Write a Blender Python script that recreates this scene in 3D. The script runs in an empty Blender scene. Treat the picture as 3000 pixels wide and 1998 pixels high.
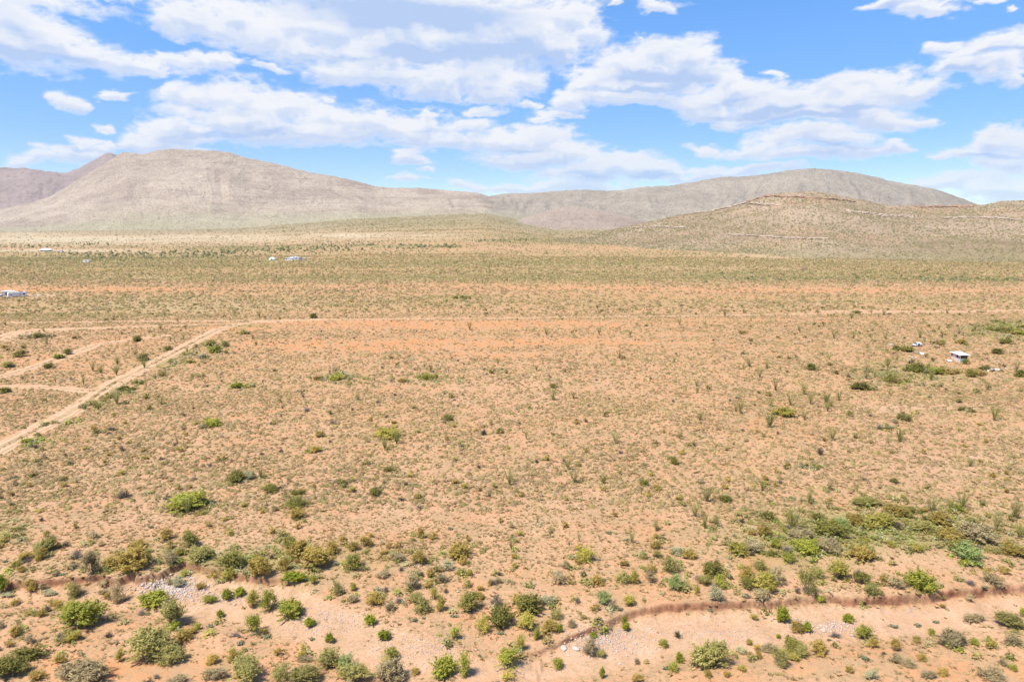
import bpy, bmesh, math, random
import numpy as np
from mathutils import Vector, Matrix

# ------------------------------------------------------------------ camera, sky, sun, exposure
SC = bpy.context.scene
COL = SC.collection
CAM_H = 40.0
PITCH = math.radians(9.9)
FPX = 2000.0                      # focal length in pixels of the 3000 x 1998 photograph (24 mm)
cp, sp = math.cos(PITCH), math.sin(PITCH)

cam_data = bpy.data.cameras.new("camera")
cam_data.lens = 24.0
cam_data.sensor_width = 36.0
cam_data.clip_start = 0.5
cam_data.clip_end = 40000.0
cam = bpy.data.objects.new("camera", cam_data)
cam.location = (0, 0, CAM_H)
cam.rotation_euler = (math.radians(90) - PITCH, 0, 0)
COL.objects.link(cam)
SC.camera = cam

SUN_EL = math.radians(62)
SUN_AZ = math.radians(-125)        # measured from +Y towards +X: behind the camera on the left
SUN_DIR = Vector((math.sin(SUN_AZ) * math.cos(SUN_EL), math.cos(SUN_AZ) * math.cos(SUN_EL), math.sin(SUN_EL)))
sun_data = bpy.data.lights.new("sun", 'SUN')
sun_data.energy = 4.1
sun_data.angle = math.radians(9.0)
sun_data.color = (1.0, 0.945, 0.84)
sun = bpy.data.objects.new("sun", sun_data)
sun.rotation_euler = (-SUN_DIR).to_track_quat('-Z', 'Y').to_euler()
sun.location = (0, 0, 300)
COL.objects.link(sun)

SC.view_settings.view_transform = 'Standard'
SC.view_settings.look = 'None'
SC.view_settings.gamma = 1.0
SC.view_settings.exposure = 0.74
SC.view_settings.use_curve_mapping = False
SC.cycles.use_denoising = True
SC.cycles.max_bounces = 6
SC.cycles.diffuse_bounces = 3
SC.cycles.transparent_max_bounces = 8
EXPO = 2.0 ** SC.view_settings.exposure


def pix_dir(px, py):
    """world ray direction of a photograph pixel, scaled so that dy = 1"""
    u = (px - 1500.0) / FPX
    v = (999.0 - py) / FPX
    y = cp + v * sp
    z = -sp + v * cp
    return u / y, z / y


class NT:
    """small helper to write node trees"""
    def __init__(self, tree):
        self.t = tree
        self.n = tree.nodes
        self.l = tree.links
        self.n.clear()

    def node(self, typ, **kw):
        nd = self.n.new(typ)
        for k, v in kw.items():
            setattr(nd, k, v)
        return nd

    def set(self, sock, val):
        if isinstance(val, bpy.types.NodeSocket):
            self.l.new(val, sock)
        else:
            if isinstance(val, (tuple, list)) and len(val) == 3 and sock.type == 'RGBA':
                val = (*val, 1.0)
            sock.default_value = val

    def math(self, op, a, b=0.0, c=0.0, clamp=False):
        nd = self.node('ShaderNodeMath', operation=op, use_clamp=clamp)
        self.set(nd.inputs[0], a)
        self.set(nd.inputs[1], b)
        self.set(nd.inputs[2], c)
        return nd.outputs[0]

    def vmath(self, op, a, b=(0, 0, 0), c=(0, 0, 0), scale=None):
        nd = self.node('ShaderNodeVectorMath', operation=op)
        self.set(nd.inputs[0], a)
        self.set(nd.inputs[1], b)
        if op in ('MULTIPLY_ADD',):
            self.set(nd.inputs[2], c)
        if scale is not None:
            self.set(nd.inputs['Scale'], scale)
        return nd.outputs['Value'] if op in ('LENGTH', 'DOT_PRODUCT', 'DISTANCE') else nd.outputs[0]

    def noise(self, vec, scale, detail=4, rough=0.55, dist=0.0, dim='3D', color=False, lac=2.0):
        nd = self.node('ShaderNodeTexNoise', noise_dimensions=dim)
        self.set(nd.inputs['Vector'], vec)
        self.set(nd.inputs['Scale'], scale)
        nd.inputs['Detail'].default_value = detail
        nd.inputs['Roughness'].default_value = rough
        nd.inputs['Distortion'].default_value = dist
        nd.inputs['Lacunarity'].default_value = lac
        return nd.outputs['Color' if color else 'Fac']

    def ss(self, x, lo, hi, a=0.0, b=1.0, typ='SMOOTHSTEP'):
        nd = self.node('ShaderNodeMapRange', interpolation_type=typ)
        self.set(nd.inputs[0], x)
        self.set(nd.inputs[1], lo)
        self.set(nd.inputs[2], hi)
        self.set(nd.inputs[3], a)
        self.set(nd.inputs[4], b)
        return nd.outputs[0]

    def mix(self, f, a, b, blend='MIX'):
        nd = self.node('ShaderNodeMix', data_type='RGBA', blend_type=blend)
        self.set(nd.inputs[0], f)
        self.set(nd.inputs[6], a)
        self.set(nd.inputs[7], b)
        return nd.outputs[2]

    def comb(self, x, y, z=0.0):
        nd = self.node('ShaderNodeCombineXYZ')
        self.set(nd.inputs[0], x)
        self.set(nd.inputs[1], y)
        self.set(nd.inputs[2], z)
        return nd.outputs[0]

    def sep(self, v):
        nd = self.node('ShaderNodeSeparateXYZ')
        self.set(nd.inputs[0], v)
        return nd.outputs


# ---- the sky: Nishita sky, with the cumulus clouds of the day laid out by compass bearing and height
# (cx, cy, rx, ry) read off the photograph at 2354 px width, turned into bearing / elevation
CLOUDS = [
 (30,62,120,80),(95,105,105,58),(60,10,190,22),(190,135,110,34),(300,150,110,22),(405,146,90,24),(455,138,34,24),(517,146,34,25),
 (10,120,90,45),(150,3,50,10),(245,0,60,12),
 (430,48,95,34),(530,52,110,48),(620,80,110,50),(720,60,190,75),(900,40,260,90),(1080,50,220,90),(1230,70,130,85),(1330,40,62,60),
 (1365,85,40,30),(1290,115,60,50),(1100,130,160,60),(880,130,170,45),(690,115,60,34),
 (760,170,60,34),(850,185,120,26),(1000,190,140,34),(1120,190,110,42),(1215,190,48,26),(1040,228,26,18),(1130,225,60,24),(1200,243,38,10),(620,157,50,9),
 (400,208,30,22),(470,222,100,22),(560,228,105,40),(660,250,95,38),(560,275,190,34),(770,268,40,26),(765,232,24,10),(850,282,150,36),(960,300,120,34),(990,272,30,10),
 (420,300,100,30),(370,328,80,16),(330,322,50,26),(450,346,90,12),(700,308,160,26),(1080,290,46,16),(1100,258,40,9),(1180,322,90,24),(1050,325,110,18),(1240,318,70,26),(1290,345,90,24),
 (1390,378,110,28),(1470,390,80,20),(1220,362,110,20),(1330,400,120,22),(1140,430,110,12),(1290,430,140,14),(1060,420,40,12),(1530,400,40,16),
 (135,222,42,18),(160,240,34,16),(268,222,48,11),(245,291,28,11),
 (195,328,56,14),(240,345,46,14),(72,352,40,12),(120,362,90,12),(60,376,50,10),(215,365,60,16),(262,335,26,12),(180,352,90,12),
 (940,362,56,16),(985,389,28,11),(930,345,46,7),(935,410,40,10),
 (1510,118,66,32),(1440,148,68,38),(1560,135,76,40),(1620,175,66,34),(1660,195,30,34),(1500,190,160,32),(1360,182,40,24),(1350,205,34,24),(1320,232,48,22),(1270,262,50,12),(1235,277,30,9),
 (1400,222,48,14),(1480,228,120,16),(1620,235,110,28),(1740,215,100,32),(1790,165,34,13),(1710,205,90,22),(1820,240,150,42),(1930,195,80,20),(1960,225,130,42),(2010,175,80,26),(2080,205,90,30),(1460,175,140,30),
 (2120,213,40,16),(1660,262,90,20),(1990,270,80,20),(2050,282,90,22),(2140,288,50,12),(1700,285,50,8),(1900,262,100,22),(2100,215,60,12),
 (2290,102,70,30),(2350,118,50,40),(2230,130,70,24),(2200,160,80,22),(2270,160,90,22),(2170,108,40,14),(2345,180,20,14),
 (1850,308,110,16),(1790,325,80,16),(1640,343,54,13),(1720,348,80,16),(1900,325,110,18),(1990,345,60,14),(2065,340,60,14),(2100,350,30,8),(1850,358,150,14),
 (1620,390,55,10),(1760,392,90,9),(1670,405,90,12),(1580,415,60,10),
 (2335,300,50,22),(2345,330,70,30),(2265,355,90,16),(2190,366,40,8),(2320,385,80,30),(2160,425,130,18),(2280,440,120,30),(1960,400,40,5),(2065,325,30,6),
 (2080,0,110,12),(2140,12,70,16),(2160,26,50,12),(2290,0,50,8),(2340,12,30,7),(1515,10,40,15),(1420,2,16,9),(1480,0,30,5),
 (510,68,22,9),(600,36,16,8),(1000,200,90,34),
]
SHADES = [
 (860,18,260,40,1.0),(1060,40,160,30,.8),(940,128,90,18,.8),(1050,118,170,26,.8),(780,136,70,12,.6),(1250,150,60,24,.7),(1160,100,60,14,.45),(30,130,60,18,.7),(120,145,80,10,.5),
 (640,300,70,8,.6),(480,300,90,8,.7),(560,255,60,8,.35),(900,330,80,6,.5),(1000,300,60,6,.4),(60,95,50,12,.35),
 (1500,172,110,14,1.0),(1440,205,90,6,.7),(1560,186,60,12,.6),(1960,250,80,9,.9),(1770,255,70,9,.8),(1880,270,120,7,.7),(1930,340,110,6,.6),(2290,130,90,8,.7),(2200,168,70,6,.6),
 (1340,398,60,8,.5),(1480,400,50,6,.4),(2300,360,60,8,.5),(1640,300,20,4,.3),(1190,340,60,6,.4),(1700,232,80,8,.4),(2070,8,60,7,.5),(190,345,60,6,.7),(300,345,30,18,.7),(1230,10,60,10,.5),
]

def px_ae(x, y):
    sx, sz = pix_dir(x, y)
    az = math.atan2(sx, 1.0)
    el = math.atan2(sz, math.hypot(sx, 1.0))
    return az, el

def ell_params(c):
    k = 3000.0 / 2354.0
    x, y, rx, ry = [q * k for q in c[:4]]
    a, e = px_ae(x, y)
    a2, _ = px_ae(x + rx, y)
    a1, _ = px_ae(x - rx, y)
    _, e2 = px_ae(x, y - ry)
    _, e1 = px_ae(x, y + ry)
    return a, e, abs(a2 - a1) / 2, abs(e2 - e1) / 2

world = bpy.data.worlds.new("World")
SC.world = world
world.use_nodes = True
W = NT(world.node_tree)
sky = W.node('ShaderNodeTexSky', sky_type='NISHITA')
sky.sun_disc = False
sky.sun_elevation = SUN_EL
sky.sun_rotation = SUN_AZ % (2 * math.pi)
sky.altitude = 1400
sky.air_density = 0.9
sky.dust_density = 0.3
sky.ozone_density = 3.0
bg_sky = W.node('ShaderNodeBackground')
hs = W.node('ShaderNodeHueSaturation')
tcw = W.node('ShaderNodeTexCoord')
elev = W.sep(tcw.outputs['Generated'])[2]
W.l.new(W.ss(elev, 0.0, 0.32, 0.518, 0.500), hs.inputs['Hue'])
W.l.new(W.ss(elev, 0.0, 0.30, 0.78, 1.10), hs.inputs['Value'])
W.l.new(W.ss(elev, 0.0, 0.25, 1.30, 1.22), hs.inputs['Saturation'])
W.l.new(sky.outputs[0], hs.inputs['Color'])
W.l.new(hs.outputs[0], bg_sky.inputs[0])
bg_sky.inputs[1].default_value = 0.125
out = W.node('ShaderNodeOutputWorld')
W.l.new(bg_sky.outputs[0], out.inputs[0])

# ------------------------------------------------------------------ helpers
def hash2(ix, iy, seed):
    h = (ix.astype(np.int64) * 374761393 + iy.astype(np.int64) * 668265263 + seed * 1442695041) & 0xFFFFFFFF
    h = ((h ^ (h >> 13)) * 1274126177) & 0xFFFFFFFF
    h = h ^ (h >> 16)
    return (h & 0xFFFFFF) / float(0xFFFFFF)

def vnoise(x, y, seed=0):
    x = np.asarray(x, float); y = np.asarray(y, float)
    ix = np.floor(x); iy = np.floor(y)
    fx = x - ix; fy = y - iy
    fx = fx * fx * (3 - 2 * fx); fy = fy * fy * (3 - 2 * fy)
    a = hash2(ix, iy, seed); b = hash2(ix + 1, iy, seed)
    c = hash2(ix, iy + 1, seed); d = hash2(ix + 1, iy + 1, seed)
    return (a * (1 - fx) + b * fx) * (1 - fy) + (c * (1 - fx) + d * fx) * fy * 1.0

def fbm(x, y, seed=0, octs=4, gain=0.5):
    s = 0; a = 1.0; t = 0
    for i in range(octs):
        s = s + a * (vnoise(x, y, seed + i * 17) - 0.5)
        t += a; a *= gain
        x = x * 2.03 + 5.1; y = y * 2.03 - 3.7
    return s / t * 2.0          # about -1..1

def sstep(x, a, b):
    t = np.clip((x - a) / (b - a), 0, 1)
    return t * t * (3 - 2 * t)

def ival(x, pts):
    p = np.array(pts, float)
    return np.interp(x, p[:, 0], p[:, 1])

def tag(o, label=None, cat=None, group=None, kind=None):
    if label: o["label"] = label
    if cat: o["category"] = cat
    if group: o["group"] = group
    if kind: o["kind"] = kind
    return o

def mesh_np(name, V, F4=None, F3=None, mat=None, smooth=False, attrs=None, parent=None, link=True):
    me = bpy.data.meshes.new(name)
    V = np.asarray(V, np.float32)
    n4 = 0 if F4 is None else len(F4)
    n3 = 0 if F3 is None else len(F3)
    me.vertices.add(len(V))
    me.vertices.foreach_set("co", V.ravel())
    loops = []
    starts = []
    if n4:
        loops.append(np.asarray(F4, np.int32).ravel()); starts.append(np.arange(n4) * 4)
    if n3:
        loops.append(np.asarray(F3, np.int32).ravel()); starts.append(n4 * 4 + np.arange(n3) * 3)
    L = np.concatenate(loops); S = np.concatenate(starts).astype(np.int32)
    me.loops.add(len(L)); me.loops.foreach_set("vertex_index", L)
    me.polygons.add(n4 + n3); me.polygons.foreach_set("loop_start", S)
    if smooth:
        me.polygons.foreach_set("use_smooth", np.ones(n4 + n3, bool))
    me.update(calc_edges=True)
    for k, a in (attrs or {}).items():
        a = np.asarray(a, np.float32)
        if a.ndim == 1:
            at = me.attributes.new(k, 'FLOAT', 'POINT'); at.data.foreach_set("value", a)
        else:
            if a.shape[1] == 3:
                a = np.concatenate([a, np.ones((len(a), 1), np.float32)], 1)
            at = me.attributes.new(k, 'FLOAT_COLOR', 'POINT'); at.data.foreach_set("color", a.ravel())
    if mat: me.materials.append(mat)
    if not link:
        return me
    o = bpy.data.objects.new(name, me)
    COL.objects.link(o)
    if parent: o.parent = parent
    return o

def new_mat(name, rough=0.9, spec=0.15):
    m = bpy.data.materials.new(name)
    m.use_nodes = True
    T = NT(m.node_tree)
    b = T.node('ShaderNodeBsdfPrincipled')
    b.inputs['Roughness'].default_value = rough
    b.inputs['Specular IOR Level'].default_value = spec
    o = T.node('ShaderNodeOutputMaterial')
    T.l.new(b.outputs[0], o.inputs[0])
    return m, T, b

def attr(T, name, fac=False):
    nd = T.node('ShaderNodeAttribute', attribute_name=name)
    return nd.outputs['Fac'] if fac else nd.outputs['Color']

# ------------------------------------------------------------------ the cloud cover, far beyond the mountains
def build_clouds():
    R_ = 14000.0
    az = np.concatenate([np.linspace(-70, -41, 60)[:-1], np.linspace(-41, 41, 1180), np.linspace(41, 70, 60)[1:]])
    el = np.concatenate([np.linspace(-2.5, 0, 6)[:-1], np.linspace(0, 19.5, 400), np.linspace(19.5, 44, 70)[1:]])
    AZ, EL = np.meshgrid(np.radians(az), np.radians(el))
    x, y = AZ, EL
    k = 11.5
    U, V = x * k, y * k * 2.1
    wx = x + .030 * fbm(U * .9, V * .9, 301, 3, .5) + .013 * fbm(U * 4, V * 4, 302, 4, .6)
    wy = y + .013 * fbm(U * .9 + 9, V * .9, 303, 3, .5) + .0065 * fbm(U * 4 + 3, V * 4, 304, 4, .6)
    F = np.full(x.shape, 9.0)
    for c in CLOUDS:
        a, e, ra, re = ell_params(c)
        d = np.hypot((wx - a) / ra, (wy - e) / re)
        h = np.clip(.5 + .5 * (F - d) / .3, 0, 1)
        F = F * (1 - h) + d * h - .3 * h * (1 - h)
    side = np.maximum(sstep(np.abs(x), math.radians(40), math.radians(47)), sstep(y, math.radians(19), math.radians(24)))
    F = np.minimum(F, 1.6 - 2.6 * fbm(U * .35, V * .35, 310, 4, .55) * side + 6 * (1 - side))
    bil = 1 - 2 * np.abs(fbm(U * 2.6, V * 2.6, 320, 5, .58))
    fine = fbm(U * 8, V * 9, 330, 5, .66)
    wis = fbm(U * 1.3, V * 2.2, 340, 4, .6)
    dens = 1.18 - F + .34 * bil + .17 * fine + .22 * wis - .12
    alpha = sstep(dens, -0.06, 0.60 + .35 * (wis > 0) * wis)
    # optical depth of the cloud standing above each point (the light comes from above)
    dd = np.clip(dens, 0, 1.2)
    nb_ = 34
    cs = np.cumsum(dd[::-1], axis=0)[::-1]
    up = np.zeros_like(dd)
    up[:-nb_] = (cs[:-nb_] - cs[nb_:]) / nb_
    up[-nb_:] = dd[-nb_:]
    lat = dd - np.roll(dd, -7, axis=0)
    def updown(n):
        c0 = np.concatenate([np.zeros((1, dd.shape[1])), np.cumsum(dd, axis=0)])
        i_ = np.arange(dd.shape[0])
        hi = np.clip(i_ + n, 0, dd.shape[0]); lo = np.clip(i_ - n, 0, dd.shape[0])
        a_ = (c0[hi] - c0[i_]) / n; b2 = (c0[i_] - c0[lo]) / n
        return a_ - b2
    belly = .75 * sstep(updown(26), -.02, .42) + .55 * sstep(updown(9), .0, .26)
    acc = np.zeros_like(x)
    for c in SHADES:
        a, e, ra, re = ell_params(c)
        acc += c[4] * (1 - sstep(np.hypot((wx - a) / ra, (wy - e) / re), .1, 1.5))
    sh = np.clip(sstep(up, .30, 1.10) * .22 + belly * .40 + 1.1 * acc + .26 * fbm(U * 1.6, V * 3.2, 350, 4, .6) * sstep(dens, .2, .8), 0, 1)
    sh = sh * sstep(dens, .05, .50)
    w_ = np.array([0.955, 0.96, 0.985]); b_ = np.array([0.50, 0.64, 0.92]); g_ = np.array([0.78, 0.85, .99])
    body = .55 * sstep(fbm(U * 3, V * 3.4, 360, 5, .6), .1, .6)
    col = w_ + (g_ - w_) * body[..., None]
    col = col + (b_ - col) * sh[..., None]
    alpha = alpha * (1 - .30 * (1 - sstep(y, math.radians(1), math.radians(7))))
    alpha = np.clip(alpha + 0.0, 0, 1) * .97
    X_ = R_ * np.cos(EL) * np.sin(AZ); Y_ = R_ * np.cos(EL) * np.cos(AZ); Z_ = R_ * np.sin(EL) + CAM_H
    nr, nc = x.shape
    i = (np.arange(nr - 1)[:, None] * nc + np.arange(nc - 1)[None, :]).ravel()
    m = bpy.data.materials.new("cloud_cover"); m.use_nodes = True
    T = NT(m.node_tree)
    emn = T.node('ShaderNodeEmission'); T.l.new(attr(T, 'cloud'), emn.inputs[0]); emn.inputs[1].default_value = 1.0 / EXPO
    tr = T.node('ShaderNodeBsdfTransparent')
    mxs = T.node('ShaderNodeMixShader')
    T.l.new(attr(T, 'cover', True), mxs.inputs[0]); T.l.new(tr.outputs[0], mxs.inputs[1]); T.l.new(emn.outputs[0], mxs.inputs[2])
    oo = T.node('ShaderNodeOutputMaterial'); T.l.new(mxs.outputs[0], oo.inputs[0])
    m.cycles.emission_sampling = 'NONE'
    o = mesh_np("sky", np.stack([X_.ravel(), Y_.ravel(), Z_.ravel()], 1), np.stack([i, i + nc, i + 1 + nc, i + 1], 1), mat=m, smooth=True,
                attrs={'cloud': col.reshape(-1, 3), 'cover': alpha.ravel()})
    tag(o, kind="structure")

build_clouds()

# ------------------------------------------------------------------ lie of the land
def flat_pt(px, py):
    sx, sz = pix_dir(px, py)
    t = -CAM_H / sz
    return sx * t, t

FOOT_Y = 2600.0
_foot = [(-700,680),(0,679),(400,673),(700,667),(900,652),(1050,640),(1200,634),(1330,627),(1420,624),(1500,640),(1620,664),(1800,664),(2000,668),(2300,690),(2700,700),(3600,700)]
_fs = []
for _px, _py in _foot:
    _sx, _sz = pix_dir(_px, _py)
    _fs.append((_sx, CAM_H + FOOT_Y * _sz))
_fs = np.array(_fs)

def wline(pts):
    a = np.array([flat_pt(*p) for p in pts])
    return a[np.argsort(a[:, 0])]

BANK = wline([(-400,1690),(0,1693),(100,1700),(200,1692),(300,1682),(345,1693),(395,1690),(410,1672),(470,1676),(500,1660),(545,1642),(585,1652),(640,1668),(760,1690),(850,1695),(1000,1760),(1150,1820),(1300,1870),(1400,1905),(1500,1915),(1520,1910),
    (1550,1900),(1600,1886),(1650,1868),(1700,1850),(1750,1833),(1800,1808),(1850,1785),(1900,1774),(1950,1767),(2000,1765),(2100,1765),(2200,1760),(2300,1755),(2400,1745),(2500,1750),(2600,1748),(2700,1742),(2800,1730),(2850,1725),(2900,1718),(3000,1712),(3400,1690)])
SOUTH = wline([(-400,1722),(0,1738),(300,1742),(450,1775),(700,1800),(850,1860),(1000,1930),(1200,1975),(1500,1985),(1700,1955),(1900,1905),(2100,1875),(2400,1862),(2600,1838),(2800,1815),(3000,1795),(3400,1770)])

def bank_y(x, fine=True):
    b = np.interp(x, BANK[:, 0], BANK[:, 1]) + 0.40 * fbm(x * 0.55, 0 * x + 3.3, 5, 2, .5)
    if fine:
        b = b + 0.22 * fbm(x * 1.9, 0 * x + 9.3, 6, 3)
    return b

def bank_depth(x):
    # metres the wash bed lies below the plain
    return (1 + .45 * fbm(x * .16, 0 * x + 2.2, 92, 3)) * np.interp(x, [-60, -44, -37, -30, -22, -8, -2, 4, 12, 25, 60], [1.0, 1.15, 1.2, 1.05, .45, .3, .45, .75, .85, 1.0, 1.45])

def zg(x, y):
    x = np.asarray(x, float); y = np.asarray(y, float)
    yy = np.maximum(y, 1.0)
    s = np.clip(x / yy, -1.2, 1.2)
    zf = np.interp(s, _fs[:, 0], _fs[:, 1])
    t = np.clip((y - 420.0) / (FOOT_Y - 420.0), 0, None)
    z = zf * np.where(t < 1, t ** 1.45, 1 + (t - 1) * 0.6)
    # gentle swells
    z = z + 0.22 * fbm(x / 14.0, y / 14.0, 11, 3) * sstep(y, 40, 60) + 0.07 * fbm(x / 2.3, y / 2.3, 12, 2) * (1 - sstep(y, 300, 500))
    z = z + 2.2 * fbm(x / 160.0, y / 110.0, 21, 3) * sstep(y, 300, 900)
    # the wash
    bs = bank_y(x, False); D_ = bank_depth(x)
    nearlip = np.exp(-((bs - y) / 1.4) ** 2)
    b = bs + (bank_y(x) - bs) * nearlip
    so = np.interp(x, SOUTH[:, 0], SOUTH[:, 1]) + 0.8 * fbm(x * .10, y * .10, 8, 2)
    wob = 0.16 * fbm(x * 1.2, y * 1.2, 15, 3)
    steep = np.interp(x, [-60, -26, -20, 0, 3, 60], [0.4, 0.35, 3.2, 3.2, 0.35, 0.25])
    u = (b - y + wob) / steep                      # >0 below the lip
    gul = 0.30 * np.abs(fbm(x * 1.5, y * .4, 44, 2)) * (steep < 1.2) * (1 - sstep(u, 2.5, 6.0))
    fall = sstep(u, 0.0, 1.0) * D_
    apron = 0.25 * D_ * (1 - sstep(np.interp(x, BANK[:, 0], BANK[:, 1]) + .3 * fbm(x * .4, y * .4, 91, 2) - y, steep, steep + 2.4)) * sstep(u, .3, 1.0)
    rise = sstep(so - y, -0.3, 3.8) * (D_ * 0.62)
    wash = -(fall - apron - gul * sstep(u, .1, .6)) + rise * sstep(bs - y, 0, 1.5)
    near = sstep(y, 38, 46)
    z = z + wash * near
    # low sandy mound right of the green thicket, small spoil heaps
    for (px, py, rx, ry, h) in ((2620,1630,9.0,5.0,.55),(2680,1083,2.0,1.3,.7),(2500,1230,6,3,.3),(2920,1086,3.0,1.3,.5)):
        mx_, my_ = flat_pt(px, py)
        z = z + h * np.exp(-((x - mx_) / rx) ** 2 - ((y - my_) / ry) ** 2)
    return z

def zg1(x, y):
    return float(zg(np.array([x]), np.array([y]))[0])

def ground(px, py):
    """point of the real ground seen at a photograph pixel"""
    sx, sz = pix_dir(px, py)
    if np.ndim(px) == 0:
        y = -CAM_H / sz if sz < -1e-3 else 2000.0
        for _ in range(14):
            z = zg1(sx * y, y)
            y = y + 0.8 * ((z - CAM_H) / min(sz, -1e-3) - y)
        return sx * y, y, zg1(sx * y, y)
    y = -CAM_H / sz
    for _ in range(14):
        z = zg(sx * y, y)
        y = y + 0.8 * ((z - CAM_H) / sz - y)
    return sx * y, y, zg(sx * y, y)

def to_pix(x, y, z):
    """where a world point stands in the photograph"""
    zz = z - CAM_H
    f = y * cp - zz * sp
    v = (y * sp + zz * cp) / f
    u = x / f
    return 1500 + FPX * u, 999 - FPX * v

# ---- soil and plant-cover regions of the plain: (cx, cy, rx, ry, weight)
ZONES = {
 'green': [(335,1146,60,11,1.0),(265,1182,55,11,.95),(185,1234,55,11,.85),(95,1290,55,12,.95),(480,1064,60,13,.9),(545,1040,55,12,.9),(625,1012,40,10,.85),(710,958,30,8,.8),(1250,650,420,26,.75),(1700,690,500,12,.6),(2400,735,700,14,.4),(1500,770,1800,18,.8),(1500,812,1800,13,.75),(700,885,1100,22,.45),(2500,882,900,12,.4),(1600,880,900,8,.35),(100,920,500,14,.4),(1500,742,1800,8,.45),(400,720,900,8,.35),(1500,708,900,10,.35),(1300,880,1300,14,.35),(300,762,700,18,.95),(330,785,600,15,.8),(720,728,260,8,.8),(1150,722,200,6,.8),(1650,702,230,7,.5),(1500,792,800,14,.6),(2300,802,900,16,.8),(2750,815,400,10,.8),
           (150,745,300,10,.6),(300,808,600,9,.65),(400,900,500,20,.5),(1000,885,600,16,.35),(2200,893,800,12,.3),(2960,965,80,20,1.2),(1350,870,90,6,.9),(2700,800,500,12,.6),
           (2600,1555,340,52,1.1),(2350,1585,190,60,1.05),(700,1640,420,36,.75),(1750,705,450,13,.7),(2700,1105,140,22,.7),(1000,1105,70,14,.7),(715,1130,50,8,.7),(1270,1107,60,12,.6),
           (2650,1090,110,25,.6),(560,1480,60,20,.8),(20,1560,60,50,.6),(2000,760,900,12,.35),(2560,880,200,10,.3),(1200,650,260,8,.4),(1780,664,160,10,.35),
           (3000,880,120,10,.5),(80,930,150,8,.3)],
 'straw': [(200,702,520,14,1.1),(620,697,320,11,1.0),(30,688,300,10,.9),(1020,690,160,8,1.0),(1250,690,150,6,.6),(2700,757,420,10,.6),(2450,747,300,9,.4),(2300,780,700,10,.15),
           (1100,700,300,6,.4),(500,900,300,16,.2),(160,735,260,4,.9)],
 'orange': [(1300,948,700,10,1.0),(2300,938,700,6,.55),(1150,1008,520,13,1.0),(1650,1003,420,9,1.0),(1450,1040,260,8,.8),(700,965,200,8,.8),(2450,850,700,9,.8),(1700,845,600,6,.7),(2100,875,500,6,.6),(900,838,400,4,.6),(1400,1000,1300,90,.42),(1500,1200,1700,200,.28),(500,1050,500,60,.4),(250,848,560,9,.8),(1300,862,1000,5,.45),(1000,790,1200,3,.5),(2300,788,700,3,.3),(1400,836,900,8,.5),(2300,845,900,12,.45),(700,860,300,6,.5),(1300,955,560,16,.8),(1050,1015,480,20,.8),(1600,1002,330,14,.85),(1450,1045,200,10,.6),
            (450,1000,400,40,.45),(100,1060,250,25,.6),(2300,1250,220,90,.45),(2700,1050,250,60,.35),(1900,975,500,20,.4),(2000,870,500,14,.5),(800,1010,200,20,.5),
            (500,790,400,5,.5),(1100,905,400,8,.35),(400,1960,300,40,.8),(1500,1700,180,30,.4),(2250,1640,80,24,.7),(2750,1960,400,50,.5),(2300,1960,260,40,.4),(2600,900,400,14,.3),(330,790,180,5,.7)],
 'pale': [(2650,1195,200,9,.7),(2620,1635,210,45,.5),(500,1715,110,34,.9),(930,1810,130,40,.6),(1900,1850,300,26,.6),(2620,1800,300,16,.6),(1700,1890,200,30,.5),(960,1240,100,20,.3),(1500,1150,300,60,.3),
          (1800,1260,100,8,.3),(2580,1280,40,12,.5),(2870,1340,60,14,.5),(2230,680,500,14,.3),(60,985,110,14,.9),(300,812,50,3,.9),(450,812,60,4,1.0),(130,864,70,4,.9),(280,772,40,3,.5)],
 'grey': [(900,722,260,10,.6),(620,742,300,8,.5),(2650,840,400,10,.2),(1500,1380,700,160,.25),(2700,1330,400,120,.35),(450,1450,500,150,.3),(2000,1460,500,100,.2),(620,760,260,8,.3)],
}

def zone(name, px, py, seed=0):
    q = np.zeros_like(px)
    sc = np.interp(py, [690, 1000, 1998], [0.35, 1.0, 2.0])
    wx = px + 46 * sc * fbm(px / (90 * sc), py / (22 * sc), 60 + seed, 4, .6)
    wy = py + 10 * sc * fbm(px / (70 * sc), py / (16 * sc), 70 + seed, 4, .6)
    for cx, cy, rx, ry, w in ZONES[name]:
        q = np.maximum(q, w * np.exp(-np.clip(((wx - cx) / rx) ** 2 + ((wy - cy) / ry) ** 2, 0, 40) * 0.8))
    if name == 'orange': q = q * 1.3
    return np.clip(q, 0, 1.3)

TRACKS = {   # dirt tracks: pixel centre line, width in metres
 'main': ([(-260,1420),(-120,1372),(0,1312),(60,1282),(130,1247),(190,1216),(250,1182),(290,1152),(330,1124),(400,1090),(470,1054),(540,1018),(600,985),(650,962),(700,950),(770,942),(860,939),(930,936)], 4.4),
 'spur': ([(-200,1140),(0,1134),(110,1133),(190,1138),(250,1146),(300,1140)], 2.6),
 'mid': ([(-200,1140),(-60,1118),(0,1104),(60,1088),(120,1068),(180,1048),(240,1026),(290,1008),(350,1000),(400,992),(480,984)], 3.6),
 'upper': ([(-200,1030),(-60,1008),(0,990),(40,976),(90,968),(180,964),(300,961)], 5.0),
 'upper_far': ([(280,961.5),(420,957),(560,952),(690,949)], 1.5),
 'cross': ([(-200,944),(100,945),(400,941),(700,940),(930,936),(1200,934),(1500,932),(1800,928),(2100,924),(2500,918),(2800,912),(3000,909),(3400,905)], 1.9),
 'far_right': ([(2400,912),(2520,910),(2700,914),(3000,909)], 3.0),
}
TRACK_W = {}
for _k, (_pts, _w) in TRACKS.items():
    TRACK_W[_k] = (np.array([ground(*p)[:2] for p in _pts]), _w)

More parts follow.
